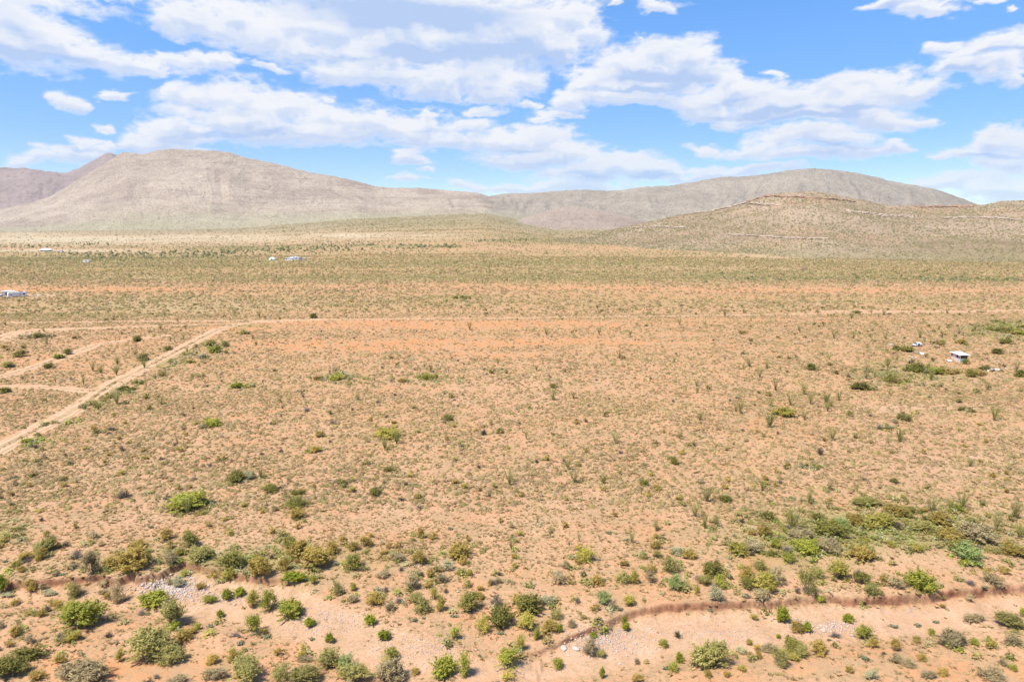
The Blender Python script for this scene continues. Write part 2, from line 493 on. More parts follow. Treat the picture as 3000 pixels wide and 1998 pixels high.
def poly_dist(x, y, P):
    d = np.full(np.shape(x), 1e9)
    for (x0, y0), (x1, y1) in zip(P[:-1], P[1:]):
        vx, vy = x1 - x0, y1 - y0
        t = np.clip(((x - x0) * vx + (y - y0) * vy) / (vx * vx + vy * vy + 1e-9), 0, 1)
        d = np.minimum(d, np.hypot(x - x0 - t * vx, y - y0 - t * vy))
    return d

def track_mask(x, y, grow=0.0):
    m = np.zeros(np.shape(x))
    for k, (P, w) in TRACK_W.items():
        d = poly_dist(x, y, P) + 0.35 * fbm(x / 2.0, y / 2.0, 33, 2)
        m = np.maximum(m, 1 - sstep(d, w / 2 + grow, w / 2 + 0.9 + grow))
    return m

def strip_mask(x, y):
    m = np.zeros(np.shape(x))
    for k, (P, w) in TRACK_W.items():
        d = poly_dist(x, y, P)
        m = np.maximum(m, np.exp(-(d / (.14 * w)) ** 2) * sstep(fbm(x / 11, y / 11, 35, 3), -.35, .2))
    return m

def wash_mask(x, y):
    b = bank_y(x); so = np.interp(x, SOUTH[:, 0], SOUTH[:, 1])
    return sstep(b - y, .6, 1.4) * sstep(y - so, -1.5, 1.0) * np.interp(x, [-60, -40, -34, 60], [.5, .5, 1, 1])

# ---- desert floor, one sheet to the horizon
def fan_sheet(s_vals, y_vals):
    S, Y = np.meshgrid(s_vals, y_vals)
    return S * Y, Y

def grid_faces(nr, nc):
    i = np.arange(nr - 1)[:, None] * nc + np.arange(nc - 1)[None, :]
    i = i.ravel()
    return np.stack([i, i + 1, i + 1 + nc, i + nc], 1)

sv = np.concatenate([np.linspace(-6, -0.96, 24), np.linspace(-0.94, 0.94, 860), np.linspace(0.96, 6, 24)])
yl = [2.0, 10, 18, 25, 31, 36, 40, 43, 46, 48]
while yl[-1] < 5200:
    y_ = yl[-1]
    if y_ < 78: st = 0.13
    elif y_ < 220: st = y_ * 0.0042
    else: st = y_ * 0.0062
    yl.append(y_ + st)
yv = np.array(yl)
X, Y = fan_sheet(sv, yv)
Xr, Yr = X.ravel(), Y.ravel()
Z = zg(Xr, Yr)
PX, PY = to_pix(Xr, Yr, Z)
inz = (Yr > 30)
PXc = np.where(inz, PX, 1500); PYc = np.where(inz, np.clip(PY, 560, 2600), 2600)
zn = {k: zone(k, PXc, PYc, i) * inz for i, k in enumerate(ZONES)}
b_ = bank_y(Xr)
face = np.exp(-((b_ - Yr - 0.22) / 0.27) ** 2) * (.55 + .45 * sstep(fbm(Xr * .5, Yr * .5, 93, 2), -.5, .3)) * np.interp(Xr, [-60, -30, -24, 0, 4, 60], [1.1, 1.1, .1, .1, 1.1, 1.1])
zn['pale'] = np.maximum(zn['pale'], wash_mask(Xr, Yr) * .55)
tm = track_mask(Xr, Yr)
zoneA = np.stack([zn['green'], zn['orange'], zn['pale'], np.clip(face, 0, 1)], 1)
zoneB = np.stack([zn['straw'], tm * (Yr < 600), zn['grey'], sstep(Yr, 900, 2300)], 1)

mg, T, B = new_mat("desert_soil", 0.95, 0.05)
geo = T.node('ShaderNodeNewGeometry').outputs['Position']
A = attr(T, 'zoneA'); Bz = attr(T, 'zoneB')
sa = T.node('ShaderNodeSeparateColor'); T.l.new(A, sa.inputs[0])
sb = T.node('ShaderNodeSeparateColor'); T.l.new(Bz, sb.inputs[0])
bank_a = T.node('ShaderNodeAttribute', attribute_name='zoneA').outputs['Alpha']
far_a = T.node('ShaderNodeAttribute', attribute_name='zoneB').outputs['Alpha']
P2 = T.vmath('MULTIPLY', geo, (1, 1, 0.4))
nb = T.noise(P2, 0.09, 5, .6)
nm = T.noise(P2, 0.6, 5, .65)
nf = T.noise(P2, 5.0, 4, .7)
col = T.mix(T.ss(nb, .3, .7), (0.55, 0.270, 0.140), (0.585, 0.345, 0.210))
col = T.mix(T.math('MULTIPLY', sa.outputs[1], .95), col, T.mix(nm, (0.52, 0.205, 0.075), (0.57, 0.285, 0.13)))
col = T.mix(T.math('MULTIPLY', sa.outputs[2], .9), col, T.mix(T.ss(nm, .3, .7), (0.51, 0.32, 0.20), (0.60, 0.42, 0.295)))
col = T.mix(T.math('MULTIPLY', sb.outputs[2], .5), col, (0.40, 0.29, 0.23))
col = T.mix(T.math('MULTIPLY', sb.outputs[1], .75), col, T.mix(nm, (0.56, 0.36, 0.22), (0.60, 0.42, 0.29)))
# patches where dead grass browns the soil
brn = T.math('MULTIPLY', T.ss(T.noise(P2, .22, 6, .75), .44, .60), T.math('SUBTRACT', 1.0, T.math('MAXIMUM', sa.outputs[2], sb.outputs[1]), clamp=True))
col = T.mix(T.math('MULTIPLY', brn, .85), col, (0.44, 0.275, 0.155))
# dry litter and tiny plants between the tufts
nl = T.noise(P2, 1.9, 4, .7)
lit = T.ss(T.math('ADD', T.math('MULTIPLY', nf, .4), T.math('MULTIPLY', nl, .6)), 0.45, 0.57)
cover = T.ss(T.noise(P2, .16, 4, .6), .28, .62, .35, 1.0)
keep = T.math('SUBTRACT', 1.0, T.math('MAXIMUM', T.math('MULTIPLY', sa.outputs[2], .8), T.math('MAXIMUM', sb.outputs[1], T.ss(sa.outputs[1], .4, .9, 0, .7))), clamp=True)
lf = T.math('MULTIPLY', T.math('MULTIPLY', lit, cover), T.math('MULTIPLY_ADD', keep, .86, .10))
col = T.mix(lf, col, T.mix(T.noise(P2, 1.7, 3, .6), (0.315, 0.20, 0.105), (0.33, 0.25, 0.12)))
# green and straw cover, far bands also painting sunlit fan against cloud shade; seen from far these are the closed herb layer
ng = T.noise(P2, .035, 6, .7)
gcol = T.mix(T.ss(nm, .3, .7), (0.235, 0.20, 0.075), (0.33, 0.26, 0.115))
gcol = T.mix(T.ss(ng, .4, .7), gcol, (0.235, 0.235, 0.075))
gf = T.math('MULTIPLY', sa.outputs[0], T.ss(T.math('ADD', nm, T.math('MULTIPLY', ng, .6)), .55, .95, .45, 1.0), clamp=True)
col = T.mix(gf, col, gcol)
scol = T.mix(T.ss(ng, .35, .65), (0.54, 0.44, 0.30), (0.43, 0.355, 0.22))
col = T.mix(T.math('MULTIPLY', sb.outputs[0], .85, clamp=True), col, scol)
# distant fan: thin grass on pinkish soil
fcol = T.mix(T.ss(ng, .35, .65), (0.335, 0.265, 0.145), (0.42, 0.31, 0.20))
fcol = T.mix(T.math('MULTIPLY', T.ss(T.noise(P2, .22, 4, .75), 0.47, .60), .6), fcol, (0.28, 0.255, 0.12))
ff = T.math('MULTIPLY', far_a, T.math('SUBTRACT', 1.0, T.math('MAXIMUM', sb.outputs[0], T.math('MULTIPLY', sa.outputs[0], .7)), clamp=True))
col = T.mix(T.math('MULTIPLY', ff, .85, clamp=True), col, fcol)
col = T.mix(T.math('MULTIPLY', T.math('MULTIPLY', far_a, .45), T.math('SUBTRACT', 1.0, sb.outputs[0], clamp=True)), col, (0.285, 0.245, 0.16))
# raw red earth of the cut bank, layered; its shadow is put into the dark colour
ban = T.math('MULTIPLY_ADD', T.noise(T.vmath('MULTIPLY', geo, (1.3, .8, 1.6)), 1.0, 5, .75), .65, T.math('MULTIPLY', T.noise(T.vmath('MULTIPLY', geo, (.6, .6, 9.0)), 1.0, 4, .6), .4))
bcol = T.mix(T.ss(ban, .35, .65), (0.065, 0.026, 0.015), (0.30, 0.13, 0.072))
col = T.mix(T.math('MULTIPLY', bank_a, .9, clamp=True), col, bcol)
grit = T.ss(T.noise(P2, 16.0, 3, .7), .3, .7, .86, 1.10)
gv = T.vmath('SCALE', col, scale=grit)
T.l.new(gv, B.inputs['Base Color'])
bmp = T.node('ShaderNodeBump')
bmp.inputs['Strength'].default_value = .8
bmp.inputs['Distance'].default_value = .12
T.l.new(T.math('ADD', T.math('MULTIPLY', nf, .6), nm), bmp.inputs['Height'])
T.l.new(bmp.outputs[0], B.inputs['Normal'])

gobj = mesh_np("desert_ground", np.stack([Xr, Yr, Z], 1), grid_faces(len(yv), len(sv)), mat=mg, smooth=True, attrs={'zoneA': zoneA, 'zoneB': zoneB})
tag(gobj, kind="structure")

# ---- dirt tracks, thin worn sheets on the soil
mt, T, B = new_mat("track_dirt", 0.95, 0.05)
geo = T.node('ShaderNodeNewGeometry').outputs['Position']
e = attr(T, 'edge', True)
rut = attr(T, 'rut', True)
n = T.noise(geo, .7, 5, .65)
tcol = T.mix(T.ss(n, .3, .7), (0.56, 0.315, 0.18), (0.61, 0.39, 0.25))
tcol = T.mix(T.ss(T.math('ADD', rut, T.math('MULTIPLY', n, .8)), .85, 1.3), T.mix(T.ss(T.noise(geo, .5, 5, .7), .30, .60), tcol, (0.34, 0.235, 0.125)), tcol)
T.l.new(tcol, B.inputs['Base Color'])
for _k, (_P, _w) in TRACK_W.items():
    seg = np.hypot(*np.diff(_P, axis=0).T); L_ = np.concatenate([[0], np.cumsum(seg)])
    step = 0.6 if _w > 3 else 1.0
    tt = np.linspace(0, L_[-1], int(L_[-1] / step) + 2)
    cx = np.interp(tt, L_, _P[:, 0]); cy = np.interp(tt, L_, _P[:, 1])
    ker = np.ones(9) / 9
    cx[4:-4] = np.convolve(cx, ker, 'valid'); cy[4:-4] = np.convolve(cy, ker, 'valid')
    gx = np.gradient(cx); gy = np.gradient(cy); gl = np.hypot(gx, gy) + 1e-9
    nx, ny = -gy / gl, gx / gl
    nc = 13
    tv = np.linspace(-1, 1, nc)
    wl = _w / 2 * (1 + .30 * fbm(tt / 3.0, tt * 0, 81, 3)); wr = _w / 2 * (1 + .30 * fbm(tt / 3.0, tt * 0 + 7, 82, 3))
    off = np.where(tv[None, :] < 0, tv[None, :] * wl[:, None], tv[None, :] * wr[:, None])
    xx = cx[:, None] + nx[:, None] * off; yy = cy[:, None] + ny[:, None] * off
    rutv = np.exp(-((np.abs(tv) - .55) / .28) ** 2)[None, :] * np.ones_like(xx)
    edge = (np.abs(tv)[None, :] * np.ones_like(xx))
    zz = zg(xx, yy) + 0.05 - 0.012 * rutv - np.where(edge > .99, .14, 0)
    o = mesh_np("dirt_track", np.stack([xx.ravel(), yy.ravel(), zz.ravel()], 1), grid_faces(*xx.shape), mat=mt, smooth=True, attrs={'edge': edge.ravel(), 'rut': rutv.ravel()})
    tag(o, kind="structure")

# ------------------------------------------------------------------ hills and mountains
def hill(name, crest, yc, yf, material, smin, smax, p=1.2, gully=10.0, ns=420, nr=170, seed=0, back=900, rough=1.5, gfreq=55.0, zfoot=None, shelf=0.0):
    cs = []
    for px, py in crest:
        sx, sz = pix_dir(px, py)
        cs.append((sx, CAM_H + yc * sz))
    cs = np.array(cs)
    s = np.linspace(smin, smax, ns)
    zc = np.interp(s, cs[:, 0], cs[:, 1])
    k = max(3, int(ns * 0.008) | 1)
    pad = np.pad(zc, k // 2, mode='edge')
    zc = np.convolve(pad, np.ones(k) / k, 'valid')
    yfv = yf(s) if callable(yf) else np.full(ns, yf)
    t = np.concatenate([np.linspace(0, 1, nr), 1 + np.linspace(0, 1, 26)[1:] ** 1.3])
    Tm, Sm = np.meshgrid(t, s, indexing='ij')
    Yf = np.broadcast_to(yfv, Tm.shape); Zc = np.broadcast_to(zc, Tm.shape)
    Ym = np.where(Tm <= 1, Yf + (yc - Yf) * Tm, yc + (Tm - 1) * back)
    Xm = Sm * Ym
    zf = zg(Xm[0], Ym[0]) - 4.0
    Zf = np.broadcast_to(zf, Tm.shape)
    tt = np.clip(Tm, 0, 1)
    g = tt ** p
    # the crown rounds over before the skyline
    g = np.where(tt > .8, np.minimum(g, g), g)
    Zm = Zf + (Zc - Zf) * g
    hh = np.clip((Zc - Zf) / 120.0, 0.02, 1.2)
    w = (tt * (1 - tt)) * 4 * hh
    rid = 1 - np.abs(fbm(Sm * gfreq + 1.2 * fbm(Sm * 20, Tm * 2, seed + 3, 2), Tm * 1.6, seed, 3, .5)) * 2.4
    Zm = Zm + gully * w * (rid - .45) + gully * 1.3 * w * fbm(Sm * gfreq * .22 + Tm * .8, Tm * 1.3, seed + 9, 2)
    if shelf:
        Zm = Zm + shelf * w * np.sin(Zm / 7.0 + 2 * fbm(Xm / 90, Ym / 90, seed + 5, 2))
    Zm = Zm + rough * fbm(Xm / 26.0, Ym / 26.0, seed + 4, 3) * np.clip(hh, .2, 1) * np.where(Tm < .03, 0, 1)
    Zm = np.where(Tm > 1, Zc - (Tm - 1) ** 1.2 * np.maximum(Zc - Zf, 6) * 1.1, Zm)
    o = mesh_np(name, np.stack([Xm.ravel(), Ym.ravel(), Zm.ravel()], 1), grid_faces(len(t), ns), mat=material, smooth=True,
                attrs={'hgt': (tt * np.ones_like(Sm)).ravel()})
    tag(o, kind="structure")
    return dict(s=s, t=t, X=Xm, Y=Ym, Z=Zm)

def rock_mat(name, base, light, dark, veg, dots=.16, dotw=.55, strata=.5, pink=None, green=None, vegf=.0):
    m, T, B = new_mat(name, .97, .03)
    geo = T.node('ShaderNodeNewGeometry').outputs['Position']
    nb = T.noise(geo, .0045, 5, .6)
    nm = T.noise(geo, .03, 6, .7)
    wob = T.noise(geo, .004, 3, .5)
    zst = T.math('ADD', T.sep(geo)[2], T.math('MULTIPLY', wob, 60.0))
    st = T.noise(T.comb(T.math('MULTIPLY', T.sep(geo)[0], .004), T.math('MULTIPLY', T.sep(geo)[1], .004), T.math('MULTIPLY', zst, .10)), 1.0, 5, .65)
    col = T.mix(T.ss(nb, .35, .65), base, light)
    col = T.mix(T.math('MULTIPLY', T.ss(st, .50, .66), strata), col, light)
    col = T.mix(T.math('MULTIPLY', T.ss(st, .46, .34), strata), col, dark)
    col = T.mix(T.math('MULTIPLY', T.ss(nm, .52, .66), .5), col, dark)
    col = T.mix(T.math('MULTIPLY', T.ss(nm, .42, .30), .6), col, light)
    if pink:
        col = T.mix(T.math('MULTIPLY', T.ss(T.noise(geo, .008, 4, .6), .5, .66), .7), col, pink)
    h = attr(T, 'hgt', True)
    if green:
        col = T.mix(T.math('MULTIPLY', T.ss(T.math('ADD', h, T.math('MULTIPLY', nm, .3)), .52, .12), .85), col, green)
    vo = T.node('ShaderNodeTexVoronoi'); vo.inputs['Scale'].default_value = dots
    T.l.new(geo, vo.inputs['Vector'])
    d = T.ss(vo.outputs['Distance'], .42, .22)
    d = T.math('MULTIPLY', d, T.ss(T.noise(geo, .02, 4, .6), .3, .6, .45, 1.0))
    d2 = T.ss(T.noise(geo, dots * 1.6, 3, .7), .52, .64)
    d = T.math('MAXIMUM', d, T.math('MULTIPLY', d2, .7))
    col = T.mix(T.math('MULTIPLY', d, dotw), col, veg)
    T.l.new(col, B.inputs['Base Color'])
    bm = T.node('ShaderNodeBump'); bm.inputs['Strength'].default_value = .6; bm.inputs['Distance'].default_value = 3.0
    T.l.new(T.math('ADD', nm, T.math('MULTIPLY', d, .3)), bm.inputs['Height'])
    T.l.new(bm.outputs[0], B.inputs['Normal'])
    return m

m_grey = rock_mat("mountain_slope", (0.335, 0.26, 0.20), (0.45, 0.36, 0.275), (0.25, 0.19, 0.15), (0.13, 0.11, 0.08), dots=.13, dotw=.85, green=(0.36, 0.32, 0.20))
m_grey2 = rock_mat("mountain_slope_right", (0.30, 0.25, 0.195), (0.37, 0.31, 0.24), (0.23, 0.19, 0.15), (0.12, 0.10, 0.078), dots=.13, dotw=.9, strata=.2, green=(0.33, 0.30, 0.19))
m_back = rock_mat("far_hill_rock", (0.27, 0.205, 0.18), (0.33, 0.25, 0.215), (0.20, 0.15, 0.135), (0.13, 0.105, 0.09), dots=.10, strata=.5)
m_foot = rock_mat("foothill_rock", (0.32, 0.245, 0.19), (0.39, 0.30, 0.235), (0.25, 0.19, 0.15), (0.13, 0.11, 0.078), dots=.15, strata=.7, dotw=.8)
m_near = rock_mat("near_hill_soil", (0.30, 0.215, 0.135), (0.41, 0.30, 0.21), (0.24, 0.165, 0.10), (0.185, 0.145, 0.075), dots=.26, dotw=.6, strata=.65, pink=(0.42, 0.265, 0.165), green=(0.29, 0.245, 0.125))

CREST_BACK = [(-700,560),(-300,505),(-100,496),(0,491),(76,493),(127,500),(185,508),(225,496),(255,481),(290,461),(312,449),(325,447),(343,456),(420,500),(600,620),(700,690)]
CREST_MAIN = [(-700,690),(-100,634),(0,613),(50,603),(100,592),(150,574),(200,545),(250,512),(300,484),(343,456),(360,446),(390,449),(425,452),(460,441),(485,438),(510,437),(560,439),(620,441),(665,445),(725,464),(790,475),(850,491),(900,504),(950,512),(1000,521),(1050,533),(1100,546),(1150,551),(1220,551),(1300,557),(1380,563),(1402,566),(1430,576),(1520,606),(1700,660),(1800,690)]
CREST_RIGHT = [(1150,660),(1300,615),(1380,590),(1430,575),(1475,568),(1550,566),(1620,561),(1700,555),(1740,558),(1780,560),(1820,557),(1850,552),(1900,547),(1950,545),(2000,539),(2060,528),(2110,519),(2150,518),(2200,516),(2280,505),(2330,497),(2360,494),(2400,494),(2450,498),(2500,506),(2570,520),(2610,530),(2650,538),(2720,550),(2760,560),(2800,575),(2840,590),(2870,601),(2950,640),(3100,690)]
CREST_NEAR = [(1450,722),(1600,706),(1700,692),(1820,668),(1900,650),(2000,628),(2080,621),(2140,607),(2200,590),(2250,571),(2300,564),(2380,561),(2430,568),(2480,577),(2530,586),(2570,596),(2600,602),(2700,604),(2800,603),(2870,600),(2900,598),(2930,590),(2960,588),(3000,586),(3200,588),(3700,610)]
CREST_FOOT = [(1380,680),(1440,666),(1500,652),(1560,630),(1620,614),(1660,607),(1690,606),(1740,613),(1800,626),(1870,642),(1950,664),(2040,690)]

HM = hill("mountain", CREST_MAIN, 3500, 2480, m_grey, -0.96, 0.16, p=1.12, gully=4.5, seed=101, gfreq=22, ns=900, nr=240, rough=4, shelf=1.0)
HR = hill("mountain", CREST_RIGHT, 3650, 2520, m_grey2, -0.16, 0.80, p=1.1, gully=6, seed=131, gfreq=40, ns=600, rough=5)
HB = hill("far_hill", CREST_BACK, 5000, 3900, m_back, -0.96, -0.38, p=1.1, gully=5, seed=151, gfreq=50, ns=380, rough=7, shelf=2)
HF = hill("foothill", CREST_FOOT, 2480, 2180, m_foot, -0.06, 0.27, p=.9, gully=3, seed=171, gfreq=70, ns=260, nr=80, rough=2.4, back=300)
HN = hill("near_hill", CREST_NEAR, 1300, lambda s: np.interp(s, [-0.05, .1, .3, .5, .8, 1.05], [1150, 1000, 820, 700, 640, 620]), m_near, -0.03, 0.96, p=1.35, gully=2.6, seed=191, gfreq=30, ns=620, nr=260, rough=2.2, back=500, shelf=.25)

# ---- the air: one even body of haze round the whole scene
def build_haze():
    bm = bmesh.new(); bmesh.ops.create_cube(bm, size=1.0)
    me = bpy.data.meshes.new("haze"); bm.to_mesh(me); bm.free()
    o = bpy.data.objects.new("haze", me); COL.objects.link(o)
    x0, x1, y0, y1, z0, z1 = -33000, 33000, -60, 6300, -75, 560
    o.scale = (x1 - x0, y1 - y0, z1 - z0); o.location = ((x0 + x1) / 2, (y0 + y1) / 2, (z0 + z1) / 2)
    m = bpy.data.materials.new("haze"); m.use_nodes = True
    T = NT(m.node_tree)
    v = T.node('ShaderNodeVolumePrincipled')
    v.inputs['Color'].default_value = (.80, .88, 1.0, 1)
    v.inputs['Density'].default_value = HAZE_D
    v.inputs['Anisotropy'].default_value = .2
    oo = T.node('ShaderNodeOutputMaterial'); T.l.new(v.outputs[0], oo.inputs['Volume'])
    me.materials.append(m)
    tag(o, "thin pale blue haze in the air over the plain and hills", "haze", kind="stuff")
HAZE_D = 3.5e-5
build_haze()

# ------------------------------------------------------------------ plants
def leaf_mat():
    # leaves and dry stalks pass part of the light on
    m = bpy.data.materials.new("foliage"); m.use_nodes = True
    T = NT(m.node_tree)
    c = attr(T, 'tint')
    oi = T.node('ShaderNodeObjectInfo')
    k = T.ss(oi.outputs['Random'], 0, 1, .82, 1.18, 'LINEAR')
    c = T.vmath('SCALE', c, scale=k)
    b = T.node('ShaderNodeBsdfPrincipled')
    b.inputs['Roughness'].default_value = .75; b.inputs['Specular IOR Level'].default_value = .2
    T.l.new(c, b.inputs['Base Color'])
    tr = T.node('ShaderNodeBsdfTranslucent'); T.l.new(c, tr.inputs[0])
    mx_ = T.node('ShaderNodeMixShader'); mx_.inputs[0].default_value = .46
    T.l.new(b.outputs[0], mx_.inputs[1]); T.l.new(tr.outputs[0], mx_.inputs[2])
    o = T.node('ShaderNodeOutputMaterial'); T.l.new(mx_.outputs[0], o.inputs[0])
    return m
M_LEAF = leaf_mat()
M_STEM, T, B = new_mat("dry_bark", .9, .1)
T.l.new(T.mix(T.noise(T.node('ShaderNodeNewGeometry').outputs['Position'], 14, 3), (.16, .12, .09), (.30, .25, .21)), B.inputs['Base Color'])

rng = np.random.default_rng(77)

def unit(v):
    return v / (np.linalg.norm(v, axis=-1, keepdims=True) + 1e-9)

def quads(P, N, size, asp, rg, up=None):
    """one small leaf quad at each point P with normal N"""
    n = len(P)
    r = rg.normal(size=(n, 3))
    if up is not None:
        r = up + .35 * r
    t = unit(np.cross(N, np.cross(r, N)))
    b = np.cross(N, t)
    sz = size * rg.uniform(.6, 1.35, (n, 1))
    t = t * sz * asp; b = b * sz
    V = np.stack([P - t * .5, P + b * .5, P + t * .5, P - b * .5], 1).reshape(-1, 3)
    F = np.arange(n * 4).reshape(n, 4)
    return V, F

def tubes(paths, r0, r1, sides=4):
    Vs, Fs = [], []; base = 0
    for p in paths:
        p = np.asarray(p, float); n = len(p)
        d = unit(np.gradient(p, axis=0))
        a = unit(np.cross(d, np.array([.31, .17, .93]) + 0 * d)); b = np.cross(d, a)
        rr = np.linspace(r0, r1, n)[:, None, None]
        ang = np.arange(sides) / sides * 2 * math.pi
        ring = p[:, None, :] + rr * (a[:, None, :] * np.cos(ang)[None, :, None] + b[:, None, :] * np.sin(ang)[None, :, None])
        Vs.append(ring.reshape(-1, 3))
        i = np.arange(n - 1)[:, None] * sides + np.arange(sides)[None]
        j = np.arange(n - 1)[:, None] * sides + (np.arange(sides)[None] + 1) % sides
        Fs.append(np.stack([i, j, j + sides, i + sides], -1).reshape(-1, 4) + base)
        base += n * sides
    return np.concatenate(Vs), np.concatenate(Fs)

KIND = {  # leaf colours (albedo), leaf size relative to the bush, elongation, clump radius, openness
 'bright': dict(c=[(0.396,0.399,0.063),(0.529,0.496,0.100),(0.264,0.278,0.042)], leaf=.040, asp=2.2, cl=.19, open=.3),
 'yellow': dict(c=[(0.502,0.438,0.094),(0.608,0.500,0.130),(0.344,0.300,0.059)], leaf=.040, asp=2.4, cl=.18, open=.5),
 'vivid': dict(c=[(0.330,0.363,0.037),(0.450,0.447,0.053),(0.185,0.218,0.023)], leaf=.065, asp=1.6, cl=.15, open=.3),
 'greygreen': dict(c=[(0.413,0.370,0.118),(0.571,0.499,0.186),(0.284,0.257,0.075)], leaf=.032, asp=3.0, cl=.19, open=.35),
 'olive': dict(c=[(0.475,0.357,0.087),(0.618,0.457,0.143),(0.334,0.243,0.056)], leaf=.040, asp=2.6, cl=.19, open=.55),
 'dark': dict(c=[(0.270,0.249,0.060),(0.396,0.349,0.092),(0.175,0.164,0.037)], leaf=.042, asp=2.0, cl=.18, open=.3),
 'teal': dict(c=[(0.334,0.399,0.137),(0.475,0.514,0.198),(0.222,0.270,0.087)], leaf=.036, asp=2.0, cl=.17, open=.2),
 'grey': dict(c=[(0.463,0.375,0.195),(0.595,0.488,0.277),(0.330,0.250,0.136)], leaf=.030, asp=4.5, cl=.19, open=.5),
 'pale': dict(c=[(0.556,0.513,0.295),(0.660,0.625,0.389),(0.396,0.375,0.201)], leaf=.045, asp=1.8, cl=.17, open=.45),
}

def tinted(rg, cols, n, w=(.5, .3, .2)):
    c = np.array(cols)
    k = rg.choice(len(c), n, p=w)
    f = rg.uniform(.8, 1.2, (n, 1))
    return c[k] * f

def crown(kind, seed, nleaf, nclump):
    """foliage of a bush: unit width, unit height"""
    k = KIND[kind]; rg = np.random.default_rng(seed)
    nl = rg.integers(5, 10)
    la = rg.uniform(0, 2 * math.pi, nl)
    lobes = np.stack([np.cos(la) * rg.uniform(.10, .36, nl), np.sin(la) * rg.uniform(.10, .36, nl), rg.uniform(.15, .68, nl)], 1)
    lr = rg.uniform(.10, .25, nl)
    lobes[0] = (rg.uniform(-.06, .06), rg.uniform(-.06, .06), .52); lr[0] = .26
    which = rg.integers(0, nl, nclump)
    d = unit(rg.normal(size=(nclump, 3))); d[:, 2] = np.abs(d[:, 2]) * 1.1 - .35
    cc = lobes[which] + unit(d) * (lr[which] * rg.uniform(.45, 1.05, nclump) ** .6)[:, None] * np.array([1, 1, 1.25])
    cc[:, 2] = np.clip(cc[:, 2], .07, 1.0)
    keep = rg.uniform(size=nclump) > k['open'] * .5
    cc = cc[keep]
    cs = k['cl'] * rg.uniform(.45, 1.1, len(cc))
    ci = rg.integers(0, len(cc), nleaf)
    off = rg.normal(size=(nleaf, 3)) * .50 * rg.choice([1, 1, 1, 1.9], (nleaf, 1))
    P = cc[ci] + off * cs[ci][:, None] * np.array([1, 1, 1.1])
    # sprays that stick out of the crown
    ns_ = max(6, nleaf // 160); per = max(8, nleaf // 90)
    for q in range(ns_):
        a_ = rg.uniform(0, 2 * math.pi); e_ = rg.uniform(.15, 1.35)
        dv = np.array([math.cos(a_) * math.cos(e_), math.sin(a_) * math.cos(e_), math.sin(e_) * 1.25])
        t_ = rg.uniform(.30, rg.uniform(.55, .82), per)[:, None]
        j = rg.integers(0, nleaf, per)
        P[j] = dv * t_ + np.array([0, 0, .12]) + rg.normal(size=(per, 3)) * .022
    P[:, 2] = np.abs(P[:, 2])
    ctr = np.array([0, 0, .22])
    N = unit(unit(P - ctr) * .8 + rg.normal(size=P.shape) * .50 + np.array([0, 0, .55]))
    up = unit(P - np.array([0, 0, -.15]))
    V, F = quads(P, N, k['leaf'], k['asp'], rg, up if k['asp'] > 1.9 else None)
    ct = tinted(rg, k['c'], len(cc))
    tint = ct[ci] * .65 + tinted(rg, k['c'], nleaf) * .35
    k_ = .5 / np.percentile(np.hypot(P[:, 0], P[:, 1]), 93); kz = .97 / np.percentile(P[:, 2], 96)
    V = V * np.array([k_, k_, kz]); cc = cc * np.array([k_, k_, kz])
    return V, F, np.repeat(tint, 4, 0), cc

def stem_paths(cc, rg, n):
    ps = []
    for i in rg.choice(len(cc), min(n, len(cc)), replace=False):
        e = cc[i]; b = np.array([rg.normal() * .03, rg.normal() * .03, -.03])
        m = b * .5 + e * .5 + np.array([e[0] * .12, e[1] * .12, -.03]) + rg.normal(size=3) * .02
        ps.append([b, b * .75 + m * .3, m, (m + e) / 2 + rg.normal(size=3) * .015, e])
    return ps

_cache = {}
def bush_meshes(kind, var, big):
    key = (kind, var, big)
    if key not in _cache:
        rg = np.random.default_rng(hash2(np.array([var * 7 + big]), np.array([len(kind) * 31 + ord(kind[0]) + ord(kind[-1])]), 5)[0] * 1e9 // 1)if False else np.random.default_rng(sum(map(ord, kind)) * 31 + var * 7 + big)
        nleaf, ncl = (6000, 130) if big else (2000, 70)
        V, F, tint, cc = crown(kind, int(rg.integers(1e6)), nleaf, ncl)
        if big: V = V * 1.0
        fol = mesh_np("foliage", V, F, mat=M_LEAF, attrs={'tint': tint}, link=False)
        Vt, Ft = tubes(stem_paths(cc, rg, 22 if big else 12), .012 if big else .018, .004)
        st = mesh_np("stems", Vt, Ft, mat=M_STEM, link=False)
        _cache[key] = (fol, st)
    return _cache[key]

def twig_mesh(var):
    key = ('twig', var)
    if key not in _cache:
        rg = np.random.default_rng(900 + var)
        Ps = []
        for i in range(46):
            a = rg.uniform(0, 2 * math.pi); t = rg.uniform(.1, 1.25)
            e = np.array([math.cos(a) * math.sin(t) * .46, math.sin(a) * math.sin(t) * .46, math.cos(t) * .9 + .05]) * rg.uniform(.6, 1.05)
            b = np.array([rg.normal() * .03, rg.normal() * .03, 0])
            m = b * .4 + e * .6 + rg.normal(size=3) * .05
            Ps.append([b, m, e])
            for q in range(5):
                s = b + (e - b) * rg.uniform(.35, .95); f = s + rg.normal(size=3) * .10 + (e - b) * .16
                f[2] = abs(f[2])
                Ps.append([s, (s + f) / 2 + rg.normal(size=3) * .02, f])
        V, F = tubes(Ps, .012, .005, 3)
        c = np.array([(.39, .32, .25), (.47, .39, .32), (.31, .24, .18)])[var % 3]
        tint = np.tile(c, (len(V), 1)) * rg.uniform(.8, 1.2, (len(V), 1))
        _cache[key] = mesh_np("dead_shrub", V, F, mat=M_LEAF, attrs={'tint': tint}, link=False)
    return _cache[key]

